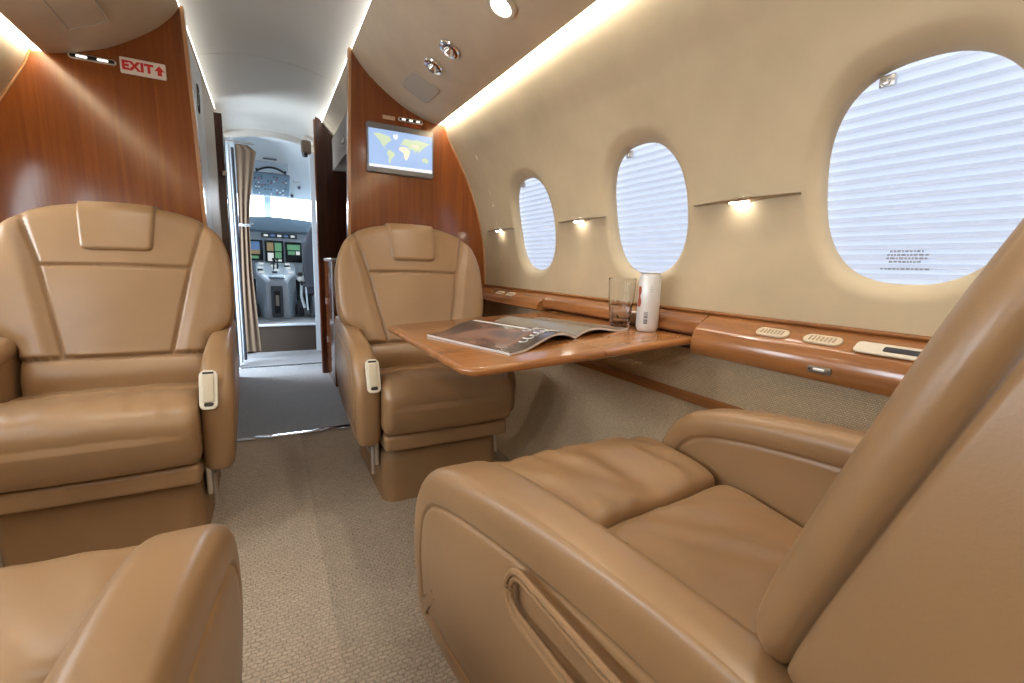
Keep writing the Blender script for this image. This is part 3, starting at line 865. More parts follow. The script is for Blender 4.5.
def seat(loc, rz, label, tilt, shift, aisle, low_side=0, plate=True, wr=1.0, seed=1.0, drop=0.0, skew=0.0, wide=0.357, leg_back=0.0):
    s = empty('cabin_seat', loc, label, 'seat', 'tan leather cabin seats', rz)
    # plinth
    rings = []
    for z, dx, dy in ((0.0, 0.0, 0.0), (0.03, 0.002, 0.002), (0.15, 0.0, 0.0), (0.20, 0.004, 0.004), (0.218, 0.014, 0.014), (0.222, 0.03, 0.03)):
        rings.append([(x, y+0.34, z) for x, y in rrect(0.50-2*dx, 0.60-2*dy, 0.055-min(0.02, dx))])
    MB().loft(rings).build('base', M['leather_dark'], s, 50)
    for sd in (-1, 1):
        mb = MB(); mb.box((sd*0.263, 0.33, 0.20), (0.018, 0.46, 0.12), 0.006); mb.tube([(sd*0.276, 0.12, 0.10), (sd*0.276, 0.14, 0.20), (sd*0.276, 0.20, 0.24)], 0.008)
        mb.build('seat_rail', M['metal'], s)
    mb = MB(); mb.box((0, 0.34, 0.288), (0.515, 0.60, 0.11), 0.02, 4); mb.build('seat_frame', M['leather_dark'], s, 50)
    mb = MB(); mb.box((0, 0.018, 0.272), (0.515, 0.09, 0.066), 0.016, 4); mb.build('leg_rest_edge', M['leather'], s, 50)
    loft_x(resample(LEG, 120), round_stations(0.264, 0.030), 'leg_rest', M['leather'], s, wrinkle_leg(wr, seed, skew), 180).location.y = leg_back
    loft_x(resample(PAN, 110), round_stations(0.264, 0.022), 'seat_cushion', M['leather'], s, wrinkle_pan(wr, seed+7, skew), 180).location.y = leg_back*0.8
    for sd in (-1, 1):
        a_ = arm(sd, s, low=(sd == low_side), plate=(plate and sd == aisle), slot=(sd == aisle), x1=wide if sd == aisle else 0.357); a_.location.z = -drop if sd == aisle else 0.0
    backrest(s, tilt, shift)
    return s
T17 = math.radians(17)
seat((0.615, 1.65, 0), 0.0, 'tan leather seat facing aft behind the table, under the map screen', T17, 0.0, -1, low_side=1, seed=1.3)
seat((-0.475, 1.65, 0), 0.0, 'tan leather seat facing aft under the EXIT sign, across the aisle from the table', T17, 0.0, 1, seed=4.1)
seat((0.628, 0.826, 0), PI, 'reclined tan leather seat facing forward, its back filling the lower right corner', math.radians(19), 0.236, 1, plate=False, wr=2.2, seed=2.2, drop=0.020, skew=0.05, wide=0.400)
seat((-0.440, 0.850, 0), PI, 'tan leather seat at the lower left, only its arm and cushion showing', math.radians(19), 0.235, -1, plate=False, seed=6.5, drop=0.052, wide=0.375, leg_back=0.055)

# ------------------------------------------------------------------ things on the bulkheads
YS = YB-0.0005
def text_mesh(name, body, size, mt, parent, Mx, extrude=0.0006, offset=0.0):
    cu = bpy.data.curves.new(name, 'FONT'); cu.body = body; cu.size = size; cu.extrude = extrude; cu.offset = offset
    cu.space_character = 1.10; cu.align_x = 'CENTER'; cu.align_y = 'CENTER'
    tmp = bpy.data.objects.new(name+'_tmp', cu); COL.objects.link(tmp)
    dg = bpy.context.evaluated_depsgraph_get(); dg.update()
    me = bpy.data.meshes.new_from_object(tmp.evaluated_get(dg)); bpy.data.objects.remove(tmp)
    me.transform(Mx); me.materials.clear()
    return link(name, me, mt, parent, 0)
FACE = lambda x, z, y=YS: frame((x, y, z), (1, 0, 0), (0, 0, 1))        # faces aft (-y)
LF = lambda: frame((0, 0, 0), (1, 0, 0), (0, 0, 1))
sg = empty('exit_sign', (-0.431, YS, 1.743), 'white EXIT sign with red letters on the left wood bulkhead', 'sign')
mb = MB(); slab(rrect(0.158, 0.064, 0.005), 0.008, 0.003, M=LF(), mb=mb); mb.build('sign_plate', mat('sign_white', (0.86, 0.80, 0.70), 0.4), sg)
text_mesh('lettering', 'EXIT', 0.048, M['red'], sg, frame((-0.019, -0.0082, -0.001), (1, 0, 0), (0, 0, 1)), offset=0.0026)
mb = MB(); ar = [(-0.0075, -0.020), (0.0075, -0.020), (0.0075, -0.002), (0.018, -0.002), (0.0, 0.020), (-0.018, -0.002), (-0.0075, -0.002)]
mb.loft([[(x, y, 0) for x, y in ar], [(x, y, 0.0006) for x, y in ar]]); mb.xf(frame((0.057, -0.0082, 0.0), (1, 0, 0), (0, 0, 1))); mb.build('arrow', M['red'], sg, 0)

def strip_lamp(x, z, w, label, nl):
    r = empty('bulkhead_lamp', (x, YS, z), label, 'light')
    mb = MB(); slab(capsule(w, 0.024), 0.006, 0.003, M=LF(), mb=mb); mb.build('bezel', M['metal'], r)
    mb = MB(); slab(capsule(w-0.012, 0.014), 0.0075, 0.001, M=LF(), mb=mb); mb.build('recess', M['black'], r)
    for i in range(nl):
        xx = -w/2+w*(i+0.5+0.0)/nl*0.86+w*0.07
        mb = MB(); slab(capsule(w/nl*0.48, 0.010), 0.009, 0.001, M=LF() @ Matrix.Translation((xx, 0, 0)), mb=mb); mb.build('lamp_lens', M['glow_small'], r)
    return r
strip_lamp(-0.598, 1.744, 0.155, 'dark slot lamp with two lit lenses left of the EXIT sign', 2)
strip_lamp(0.742, 1.730, 0.140, 'dark slot lamp with three lit lenses above the map screen', 3)
r = empty('placard', (0.622, YS, 1.727), 'small tan placard above the map screen', 'placard')
mb = MB(); slab(rrect(0.066, 0.020, 0.003), 0.003, 0.001, M=LF(), mb=mb); mb.build('plate', mat('tan_placard', (0.58, 0.42, 0.27), 0.4), r)
r = empty('warning_strip', (0.752, YS, 1.707), 'tiny red lettered strip under the slot lamp above the screen', 'placard')
mb = MB()
xx = -0.045
while xx < 0.045:
    w = random.uniform(0.004, 0.010); mb.box((xx+w/2, -0.0006, 0), (w, 0.001, 0.005)); xx += w+0.003
mb.build('red_text', M['red'], r)

tv = empty('wall_screen', (0.684, YS, 1.560), 'flat screen showing a world map on the right wood bulkhead', 'screen')
mb = MB(); slab(rrect(0.370, 0.256, 0.012), 0.022, 0.005, M=LF(), mb=mb); mb.build('bezel', M['bezel'], tv)
SX, SZ = 0.352, 0.196
mb = MB(); slab(rrect(SX, SZ, 0.003), 0.0228, 0.0005, M=LF() @ Matrix.Translation((0, -0.002, 0)), mb=mb); sea = mb.build('display', M['scr_sea'], tv, 20)
def polys(lst, mt, name, lift):
    mb = MB()
    for poly in lst:
        pts = [(x*SX/2, -0.002+z*SZ/2) for x, z in poly]
        if area2(pts) < 0: pts = pts[::-1]
        mb.add([(x, -0.0228-lift, z) for x, z in pts], [tuple(range(len(pts)))])
    return mb.build(name, mt, sea, 0)
NAm = [(-0.86, 0.72), (-0.70, 0.80), (-0.52, 0.74), (-0.38, 0.70), (-0.30, 0.50), (-0.40, 0.38), (-0.47, 0.22), (-0.50, 0.18), (-0.53, 0.10), (-0.46, 0.0), (-0.42, -0.02), (-0.50, 0.02), (-0.60, 0.18), (-0.66, 0.38), (-0.76, 0.56)]
SAm = [(-0.42, -0.02), (-0.32, -0.04), (-0.20, -0.18), (-0.24, -0.36), (-0.32, -0.50), (-0.36, -0.74), (-0.40, -0.72), (-0.40, -0.40), (-0.46, -0.20)]
AF = [(-0.06, 0.22), (0.08, 0.26), (0.20, 0.20), (0.28, 0.04), (0.25, -0.14), (0.20, -0.36), (0.14, -0.48), (0.09, -0.34), (0.07, -0.10), (0.0, -0.02), (-0.08, 0.06)]
EU = [(-0.04, 0.34), (0.02, 0.46), (0.06, 0.64), (0.16, 0.70), (0.30, 0.66), (0.50, 0.72), (0.74, 0.66), (0.92, 0.60), (0.82, 0.50), (0.74, 0.36), (0.64, 0.20), (0.56, 0.04), (0.52, 0.14), (0.44, 0.02), (0.38, 0.18), (0.26, 0.14), (0.20, 0.30), (0.08, 0.34)]
AU = [(0.66, -0.26), (0.78, -0.18), (0.88, -0.32), (0.84, -0.48), (0.74, -0.44), (0.66, -0.42)]
GR = [(-0.26, 0.80), (-0.12, 0.86), (-0.10, 0.70), (-0.18, 0.54), (-0.24, 0.64)]
polys([NAm, SAm, EU, AU], M['scr_land'], 'land', 0.0003); polys([GR, [(-1, -1), (1, -1), (1, -0.82), (-1, -0.86)]], M['scr_ice'], 'ice', 0.0003)
polys([AF, [(0.30, 0.42), (0.52, 0.44), (0.58, 0.30), (0.40, 0.26)]], M['scr_sand'], 'desert', 0.0004)

# overhead fittings on the right panel
def psu_frame(x, y, side=1):
    dz = (psu_z(x+0.01)-psu_z(x-0.01))/0.02
    if side > 0: return frame((x, y, psu_z(x)), (0, 1, 0), (1, 0, dz))     # normal points down/inwards
    return frame((mirror(x), y, psu_z(x)), (0, 1, 0), (1, 0, -dz))
def downward(F):
    z = Vector((F[0][2], F[1][2], F[2][2]))
    return F if z.z < 0 else F @ Matrix.Rotation(PI, 4, 'X')
def overhead(name, x, y, label, cat, parts, group=None):
    F = downward(psu_frame(x, y)); r = empty(name, tuple(F.translation), label, cat, group); F = F @ Matrix.Scale(1.45, 4)
    T = Matrix.Translation(-F.translation) @ F
    for nm, mt, fn in parts:
        mb = MB(); fn(mb); mb.xf(T); mb.build(nm, mt, r)
    return r
def g_ring(mb): mb.lathe([(0.030, -0.002), (0.031, 0.004), (0.028, 0.008), (0.021, 0.009), (0.018, 0.004), (0.0, 0.003)], 28)
def g_noz(mb): mb.lathe([(0.016, 0.003), (0.015, 0.013), (0.010, 0.019), (0.006, 0.019), (0.005, 0.012), (0, 0.012)], 24, Matrix.Rotation(0.25, 4, 'Y'))
def g_hole(mb): mb.lathe([(0.0062, 0.0188), (0.0, 0.0190)], 16, Matrix.Rotation(0.25, 4, 'Y'))
def g_lens(mb): mb.lathe([(0.013, 0.012), (0.010, 0.0165), (0.0, 0.018)], 20, Matrix.Rotation(0.2, 4, 'Y'))
overhead('overhead_air_nozzle', 0.684, 2.057, 'chrome air nozzle on the overhead panel next to the speaker grille', 'air nozzle', [('ring', M['chrome'], g_ring), ('nozzle', M['chrome'], g_noz), ('outlet', M['black'], g_hole)])
overhead('overhead_spot_lamp', 0.687, 1.868, 'chrome swivel lamp on the overhead panel, second from the speaker grille', 'light', [('ring', M['chrome'], g_ring), ('swivel', M['chrome'], g_noz), ('lamp_lens', M['glow_small'], g_hole)])
def r_ring(mb): mb.lathe([(0.036, -0.002), (0.037, 0.003), (0.033, 0.007), (0.026, 0.007), (0.022, 0.002), (0.0, 0.0015)], 32)
def r_lens(mb): mb.lathe([(0.0195, 0.002), (0.0185, 0.007), (0.0, 0.009)], 28)
overhead('reading_light', 0.716, 1.463, 'round lit reading light on the overhead panel at the top of the view', 'light', [('ring', M['cream'], r_ring), ('lamp_lens', M['glow_spot'], r_lens)])
for yy in (0.55, -0.4, -1.4):  # unseen fixtures added so the aft fill beams have a source
    overhead('reading_light', 0.716, yy, 'round reading light overhead, out of view aft of the table', 'light', [('ring', M['cream'], r_ring), ('lamp_lens', M['glow_spot'], r_lens)], 'aft reading lights')
F = downward(psu_frame(0.700, 2.310)); r = empty('speaker_grille', tuple(F.translation), 'grey rounded square speaker grille on the overhead panel near the bulkhead', 'speaker')
T = Matrix.Translation(-F.translation) @ F
mb = MB(); slab(rrect(0.215, 0.150, 0.028), 0.003, 0.002, M=T, mb=mb); mb.build('rim', M['psu'], r)
mb = MB(); slab(rrect(0.200, 0.136, 0.024), 0.0042, 0.001, M=T, mb=mb); mb.build('grille', mat('speaker_cloth', (0.50, 0.445, 0.36), 0.7), r)
mb = MB(); mb.tube([T @ Vector((x, y, 0.003)) for x, y in rrect(0.206, 0.142, 0.026)], 0.0022, 6, closed=True); mb.build('seam', M['grey'], r)
# left overhead access panel with a seam round it
def left_pt(x, y, lift=0.0015): return (mirror(x), y, psu_z(x)-lift)
x0, x1, y0, y1 = 0.640, 0.760, 1.95, 2.42
loop = [(x, y) for x, y in [(x0+(x1-x0)*i/8, y1) for i in range(9)]+[(x1, y1+(y0-y1)*i/8) for i in range(1, 9)]+[(x1+(x0-x1)*i/8, y0) for i in range(1, 9)]+[(x0, y0+(y1-y0)*i/8) for i in range(1, 8)]]
vs = [left_pt(x0+(x1-x0)*i/10, y, 0.0025) for i in range(11) for y in (y0, y1)]; fs = [(2*i, 2*i+1, 2*i+3, 2*i+2) for i in range(10)]
pnl = raw('access_hatch', vs, fs, M['psu'], None, 60); tag(pnl, 'rectangular access panel set in the left overhead near the EXIT sign', 'panel')
mb = MB(); mb.tube([left_pt(x, y, 0.003) for x, y in loop], 0.0028, 6, closed=True); mb.build('seam', M['grey'], pnl)

# ------------------------------------------------------------------ entry, between bulkheads and cockpit
tag(MB().box((0.09, 2.64, 0.004), (0.64, 0.048, 0.010), 0.003).build('threshold_strip', M['chrome']), 'shiny metal threshold strip across the aisle floor', 'threshold')
tag(MB().box((0.09, 4.46, 0.006), (0.68, 0.020, 0.008), 0.002).build('threshold_strip', M['panel_dark']), 'thin dark strip across the grey floor below the cockpit step', 'threshold')
# side walls of the entry
tag(raw('wall_entry_right', [(0.98, YB+0.04, 0), (0.98, YF, 0), (0.98, YF, 1.8), (0.98, YB+0.04, 1.8)], [(0, 1, 2, 3)], M['wood_dark'], fix=False), kind='structure')
for (a, b) in ((YB+0.04, 4.18), (4.78, YF)):
    tag(raw('wall_entry_left', [(-0.85, a, 0), (-0.85, b, 0), (-0.85, b, 1.8), (-0.85, a, 1.8)], [(0, 1, 2, 3)], M['white'], fix=False), kind='structure')
# galley cabinet on the left: white inner face, then a cream one
ga = empty('galley_cabinet', (-0.5, 3.0, 0), 'tall white and cream galley cabinet behind the EXIT sign bulkhead', 'cabinet')
GI = Matrix.Translation((0.5, -3.0, 0))
GP = [(-0.285, 0.0)]+[(mirror(x), z-0.012) for x, z in PSU if 0.44 < x < 0.84]+[(-0.70, 1.70), (-0.82, 0.0)]
GP = [(-0.285, 0.0), (-0.285, 1.985)]+[p for p in GP if p[0] < -0.286]
for a_, b_, nm_, mt_ in ((2.69, 3.35, 'body', M['white']), (3.355, 4.04, 'side_panel', M['cream'])):
    o = extrude_y(GP, a_, b_, nm_, mt_, ga, smooth=20); o.matrix_parent_inverse = GI
mb = MB(); slab(capsule(0.16, 0.075), 0.005, 0.002, M=GI @ frame((-0.285, 3.05, 1.77), (0, 0.25, 1), (0, 1, -0.25)), mb=mb); o = mb.build('latch_plate', M['white'], ga)
mb = MB(); mb.tube([GI @ (frame((-0.279, 3.05, 1.77), (0, 0.25, 1), (0, 1, -0.25)) @ Vector((x, y, 0))) for x, y in capsule(0.15, 0.065)], 0.004, 6, closed=True); mb.build('latch_rim', M['black'], o)
MB().box((-0.283, 3.05, 0.98), (0.006, 0.50, 1.70), 0.004).xf(GI).build('door', M['white'], ga)
# dark wood partition posts
pl = tag(MB().box((-0.56, 4.12, 0.99), (0.64, 0.05, 1.98), 0.004).build('partition', M['wood_dark']), 'dark wood partition on the left of the cockpit entry', 'partition')
MB().box((-0.243, 4.085, 1.56), (0.03, 0.03, 0.03), 0.004).build('bracket', M['cream_plastic'], pl)
poly = [(0.378, 0.0), (0.372, 1.43), (0.384, 2.055), (0.42, 2.04)]+[(x, z-0.01) for x, z in PSU if x > 0.45]+[(0.98, 1.72), (0.98, 0.0)]
pr = tag(extrude_y(poly, 4.05, 4.09, 'partition', M['wood_dark'], smooth=20), 'dark mahogany partition on the right of the cockpit entry', 'partition')
MB().box((0.376, 4.07, 1.02), (0.012, 0.046, 2.03), 0.003).build('edge_trim', M['wood_red'], pr)
dv = empty('aisle_divider', (0.42, 3.8, 0), 'low red-brown wood divider cabinet on the right side of the entry', 'divider')
MB().box((0.025, 0.0, 0.475), (0.062, 0.50, 0.95), 0.008).build('body', M['wood_red'], dv)
MB().box((0.025, 0.0, 0.957), (0.072, 0.515, 0.024), 0.008, 3).build('cap_rail', M['metal'], dv)
for zz in (0.30, 0.62): MB().box((-0.0075, 0.20, zz), (0.006, 0.012, 0.05), 0.002).build('hinge', M['metal'], dv)
# overhead box in the right hand entry niche
nb = empty('entry_locker', (0.66, 3.4, 1.70), 'grey brown locker under the ceiling in the right hand entry niche', 'locker')
LP = [(0.425, 1.66)]+[(x, z-0.006) for x, z in sorted(PSU) if 0.50 < x < 0.88]+[(0.88, 1.66)]
LP[0:1] = [(0.50, 1.66), (0.50, 1.90)]
o = extrude_y(LP, 2.68, 4.048, 'body', mat('locker_grey', (0.25, 0.22, 0.19), 0.5), nb, smooth=20); o.matrix_parent_inverse = Matrix.Translation((-0.66, -3.4, -1.70))
MB().box((-0.166, 0.0, 0.05), (0.012, 0.10, 0.02), 0.004).build('handle', M['metal'], nb)
# brown fitting with black lens up at the cockpit entry
cb = empty('entry_lamp', (0.372, 4.85, 1.985), 'brown boxed lamp with black lens hanging at the cockpit entry ceiling', 'lamp')
MB().box((0, 0, 0), (0.085, 0.10, 0.115), 0.015, 3).build('housing', mat('brown_housing', (0.14, 0.10, 0.07), 0.5), cb)
mb = MB(); mb.lathe([(0.024, 0), (0.024, 0.035), (0.018, 0.04), (0, 0.038)], 20, frame((-0.012, -0.03, -0.05), (1, 0, 0), (0, 1, 0.5)) @ Matrix.Rotation(PI, 4, 'X')); mb.build('lens', M['black'], cb)
MB().box((0.0, 0, 0.07), (0.02, 0.02, 0.06)).build('stem', M['metal'], cb)

# curtain gathered at the left of the cockpit doorway
def curtain():
    n = 60; rows = 40; vs = []; fs = []
    for j in range(rows+1):
        z = 0.08+(1.93-0.08)*j/rows
        w0 = interp([(0.08, -0.235), (0.84, -0.215), (1.30, -0.205), (1.70, -0.20), (1.93, -0.200)], z)
        w1 = interp([(0.08, -0.090), (0.84, -0.125), (1.25, -0.125), (1.46, -0.108), (1.70, -0.070), (1.885, -0.040), (1.93, -0.10)], z)
        for i in range(n+1):
            u = i/n; x = w0+(w1-w0)*u
            y = 4.82+0.005*math.sin(u*2*PI*2.5+0.5*math.sin(z*3))*(0.6+0.4*math.sin(z*2))
            vs.append((x, y, z))
    W = n+1
    for j in range(rows):
        for i in range(n): fs.append((j*W+i, j*W+i+1, (j+1)*W+i+1, (j+1)*W+i))
    m2 = len(vs); vs += [(x, y+0.006, z) for x, y, z in vs]; fs += [tuple(m2+i for i in f[::-1]) for f in fs]
    return vs, fs
cu = empty('curtain', (0, 0, 0), 'taupe curtain gathered at the left of the cockpit doorway', 'curtain')
raw('cloth', *curtain(), M['curtain'], cu, 180)
mb = MB(); mb.tube([(-0.40, 4.82, 1.945), (-0.05, 4.82, 1.945)], 0.008); mb.build('rod', M['metal'], cu)
mb = MB(); mb.tube([(-0.205, 4.775, 1.24), (-0.16, 4.765, 1.235), (-0.118, 4.78, 1.24)], 0.012); mb.tube([(-0.118, 4.78, 1.24), (-0.095, 4.80, 1.255)], 0.008); mb.build('tieback', M['panel_pale'], cu)
dj = empty('door_post', (-0.30, 4.55, 0), 'dark slim post with pale edges left of the cockpit curtain', 'post')
MB().box((0.025, 0, 0.95), (0.035, 0.05, 1.90), 0.008).build('post', M['panel_dark'], dj)
MB().box((0.060, 0.08, 0.95), (0.018, 0.03, 1.86), 0.006).build('pale_edge', M['panel_pale'], dj)
MB().box((0.085, 0.14, 0.95), (0.022, 0.03, 1.84), 0.006).build('dark_edge', M['fabric_dark'], dj)

# ------------------------------------------------------------------ cockpit
CF = 0.285
quad('floor_cockpit', -0.9, 1.05, 5.16, 7.2, CF, M['carpet_grey'])
tag(raw('wall_step', [(-0.9, 5.17, 0), (1.05, 5.17, 0), (1.05, 5.17, CF), (-0.9, 5.17, CF)], [(0, 1, 2, 3)], mat('step_brown', (0.055, 0.04, 0.03), 0.7), fix=False), kind='structure')
tag(MB().box((0.08, 5.165, CF-0.004), (1.9, 0.035, 0.022), 0.006).build('trim_step', M['panel_pale']), kind='structure')
def cz(y): return 4.744-0.48*y
tag(raw('ceiling_cockpit', [(-0.85, 5.10, 2.09), (1.0, 5.10, 2.09), (-0.85, 5.45, cz(5.45)), (1.0, 5.45, cz(5.45)), (-0.85, 6.37, cz(6.37)), (1.0, 6.37, cz(6.37))], [(0, 1, 3, 2), (2, 3, 5, 4)], M['white'], smooth=60), kind='structure')
tag(raw('wall_cockpit_right', [(1.0, 5.1, 0), (1.0, 6.2, 0), (1.0, 6.2, 2.1), (1.0, 5.1, 2.1)], [(0, 1, 2, 3)], M['white'], fix=False), kind='structure')
tag(raw('wall_cockpit_left', [(-0.85, 5.1, 0), (-0.85, 6.2, 0), (-0.85, 6.2, 2.1), (-0.85, 5.1, 2.1)], [(0, 1, 2, 3)], M['white'], fix=False), kind='structure')
tag(raw('wall_cockpit_front', [(-0.85, 6.74, 0), (1.0, 6.74, 0), (1.0, 6.74, 1.3), (-0.85, 6.74, 1.3)], [(0, 1, 2, 3)], M['panel_dark'], fix=False), kind='structure')
for x_, n_ in ((-0.85, 'wall_cockpit_left_lower'), (1.0, 'wall_cockpit_right_lower')):
    tag(raw(n_, [(x_, 6.2, 0), (x_, 7.0, 0), (x_, 7.0, 1.36), (x_, 6.2, 1.36)], [(0, 1, 2, 3)], M['panel_pale'], fix=False), kind='structure')
# door frame bulkhead round the cockpit entry
tag(MB().box((0.75, 5.12, 1.05), (0.66, 0.04, 2.2)).build('wall_cockpit_entry', M['panel_pale']), kind='structure')
tag(MB().box((-0.62, 5.12, 1.05), (0.80, 0.04, 2.2)).build('wall_cockpit_entry', M['panel_pale']), kind='structure')
arch = [(-0.9, 2.2), (1.1, 2.2), (1.1, 1.95), (0.44, 2.035)]+[(0.44-0.66*i/10, 2.035+0.045*math.sin(PI*i/10)) for i in range(1, 10)]+[(-0.22, 2.035), (-0.9, 1.9)]
tag(extrude_y(arch, 5.06, 5.10, 'trim_arch', M['ceil'], smooth=20), kind='structure')
# windscreen posts
def bar(name, a, b, w, d, m):
    a, b = Vector(a), Vector(b); F_ = frame((a+b)/2, (b-a), (1, 0, 0)); return MB().box((0, 0, 0), ((b-a).length, w, d), 0.01).xf(F_).build(name, m)
tag(bar('trim_windscreen_post', (0.040, 6.38, 1.70), (0.040, 7.0, 1.40), 0.075, 0.05, M['panel_pale']), kind='structure')
tag(bar('trim_windscreen_post', (0.98, 6.2, 1.78), (0.92, 6.7, 1.30), 0.07, 0.05, M['panel_pale']), kind='structure')
tag(bar('trim_windscreen_post', (-0.84, 6.2, 1.78), (-0.80, 6.7, 1.30), 0.07, 0.05, M['panel_pale']), kind='structure')
for i, (xa, xb) in enumerate(((-0.80, 0.005), (0.075, 0.95))):
    tag(raw('window_windscreen', [(xa, 6.40, 1.69), (xb, 6.40, 1.69), (xb, 7.02, 1.38), (xa, 7.02, 1.38)], [(0, 1, 2, 3)], M['pane'], fix=False), kind='structure')

CT = lambda x, y: downward(frame((x, y, cz(y)), (1, 0, 0), (0, 1, -0.48)))
oh = empty('overhead_switch_panel', (0.083, 6.13, cz(6.13)), 'blue grey overhead switch panel on the cockpit ceiling', 'panel')
OT = Matrix.Translation((-0.083, -6.13, -cz(6.13))) @ CT(0.083, 6.13)
mb = MB(); slab(rrect(0.385, 0.43, 0.03), 0.015, 0.006, M=OT, mb=mb); mb.build('plate', M['panel_grey'], oh)
for mt, nm, cnt in ((M['panel_dark'], 'switch', 34), (M['scr_white'], 'label_light', 14), (M['red'], 'warning_switch', 6)):
    for i in range(cnt):
        gx = -0.155+0.031*random.randint(0, 10); gy = -0.17+0.042*random.randint(0, 8)
        mb = MB(); mb.box((gx, gy, 0.019), (0.012, 0.016, 0.012), 0.002); mb.xf(OT).build(nm, mt, oh)
gh = empty('grab_handle', (0.087, 5.83, cz(5.83)), 'black curved grab handle on the cockpit ceiling', 'handle')
GT = Matrix.Translation((-0.087, -5.83, -cz(5.83))) @ CT(0.087, 5.83)
mb = MB(); slab(rrect(0.33, 0.16, 0.02), 0.008, 0.004, M=GT, mb=mb); mb.build('plate', M['panel_pale'], gh)
mb = MB(); pts = [GT @ Vector((x, -(0.055-0.085*(1-(x/0.14)**2)), 0.035)) for x in [(-0.14+0.28*i/16) for i in range(17)]]
mb.tube([GT @ Vector((-0.14, -0.055, 0.0))]+pts+[GT @ Vector((0.14, -0.055, 0.0))], 0.011); mb.build('grip', M['black'], gh)
tag(MB().box((0.08, 5.71, cz(5.71)-0.004), (0.13, 0.02, 0.008), 0.002, M=Matrix.Rotation(-0.45, 4, 'X')).build('ceiling_slot', M['panel_dark']), 'thin dark slot on the cockpit ceiling above the grab handle', 'slot')
for x, y, l in ((0.377, 6.13, 'small black knob on the cockpit ceiling right of the switch panel'), (0.306, 6.30, 'small dark button under the right corner of the overhead switch panel'), (-0.150, 6.30, 'small dark button under the left corner of the overhead switch panel')):
    F_ = CT(x, y); mb = MB(); mb.lathe([(0.018, 0), (0.017, 0.02), (0.012, 0.026), (0, 0.026)], 16, F_); tag(mb.build('push_button', M['panel_dark']), l, 'button')
F_ = CT(0.345, 6.02); mb = MB(); mb.tube([F_ @ Vector((-0.03, 0, 0)), F_ @ Vector((-0.03, 0.0, 0.03)), F_ @ Vector((0.03, 0.02, 0.03))], 0.006); tag(mb.build('ceiling_hook', M['metal']), 'small metal hook on the cockpit ceiling beside the black knob', 'hook')

# instrument panel
ip = empty('instrument_panel', (0.08, 6.5, CF), 'blue grey cockpit instrument panel with lit displays under the windscreen', 'instrument panel')
def I(x, y, z): return (x-0.08, y-6.5, z-CF)
MB().box(I(0.09, 6.62, 1.02), (1.75, 0.22, 0.66), 0.01).build('panel', M['panel_pale'], ip)
sh = catmull([(-0.80, 1.40), (-0.5, 1.43), (-0.15, 1.44), (0.06, 1.452), (0.30, 1.445), (0.55, 1.425), (0.95, 1.37)], 6)
mb = MB(); mb.loft([[I(x, 6.36, z-0.09) for x, z in sh]+[I(x, 6.36, 1.29) for x, z in sh[::-1]], [I(x, 6.40, z) for x, z in sh]+[I(x, 6.5, 1.27) for x, z in sh[::-1]], [I(x, 7.0, z-0.04) for x, z in sh]+[I(x, 7.0, 1.25) for x, z in sh[::-1]]])
mb.build('glareshield', M['panel_grey'], ip)
MB().box(I(0.09, 6.395, 1.335), (0.56, 0.02, 0.05), 0.004).build('mode_panel', M['panel_dark'], ip)
for i in range(9):
    MB().box(I(-0.15+i*0.06, 6.383, 1.338), (0.02, 0.012, 0.018), 0.003).build('mode_button', M['scr_white'] if i % 3 else M['scr_brown'], ip)
MB().box(I(0.15, 6.500, 1.235), (0.40, 0.02, 0.055), 0.004).build('radio_strip', M['panel_dark'], ip)
for i in range(5): MB().box(I(0.0+i*0.075, 6.488, 1.235), (0.045, 0.01, 0.026), 0.002).build('radio_window', M['scr_blue'] if i % 2 else M['scr_white'], ip)
def display(x0, x1, z0, z1, kind):
    d = MB().box(I((x0+x1)/2, 6.50, (z0+z1)/2), (x1-x0+0.03, 0.03, z1-z0+0.03), 0.006).build('display', M['scr_off'], ip)
    w, h = x1-x0, z1-z0
    def patch(a, b, c, e, mt, nm):
        mb = MB(); mb.box(I(x0+w*(a+b)/2, 6.484, z0+h*(c+e)/2), (w*(b-a), 0.002, h*(e-c))); mb.build(nm, mt, d, 0)
    if kind == 0:
        patch(0.10, 0.90, 0.52, 0.96, M['scr_blue'], 'sky_half'); patch(0.10, 0.90, 0.30, 0.52, M['scr_brown'], 'ground_half'); patch(0.02, 0.09, 0.30, 0.96, M['scr_white'], 'speed_scale'); patch(0.2, 0.8, 0.05, 0.2, M['scr_green'], 'readout')
    elif kind == 1:
        patch(0.06, 0.46, 0.55, 0.95, M['scr_brown'], 'engine_gauges'); patch(0.54, 0.96, 0.55, 0.95, M['scr_green'], 'map_page'); patch(0.08, 0.45, 0.06, 0.46, M['scr_white'], 'engine_bars'); patch(0.55, 0.94, 0.20, 0.50, M['scr_green'], 'readout'); patch(0.55, 0.94, 0.05, 0.15, M['scr_white'], 'readout')
    else:
        patch(0.04, 0.96, 0.62, 0.92, M['scr_green'], 'map_page'); patch(0.08, 0.60, 0.36, 0.56, M['scr_green'], 'readout'); patch(0.66, 0.94, 0.36, 0.56, M['scr_white'], 'readout')
    return d
display(-0.46, -0.225, 0.93, 1.165, 0); display(-0.225, -0.055, 0.935, 1.160, 0); display(-0.005, 0.175, 0.905, 1.160, 1); display(0.225, 0.385, 0.925, 1.150, 2); display(0.44, 0.62, 0.925, 1.150, 0)
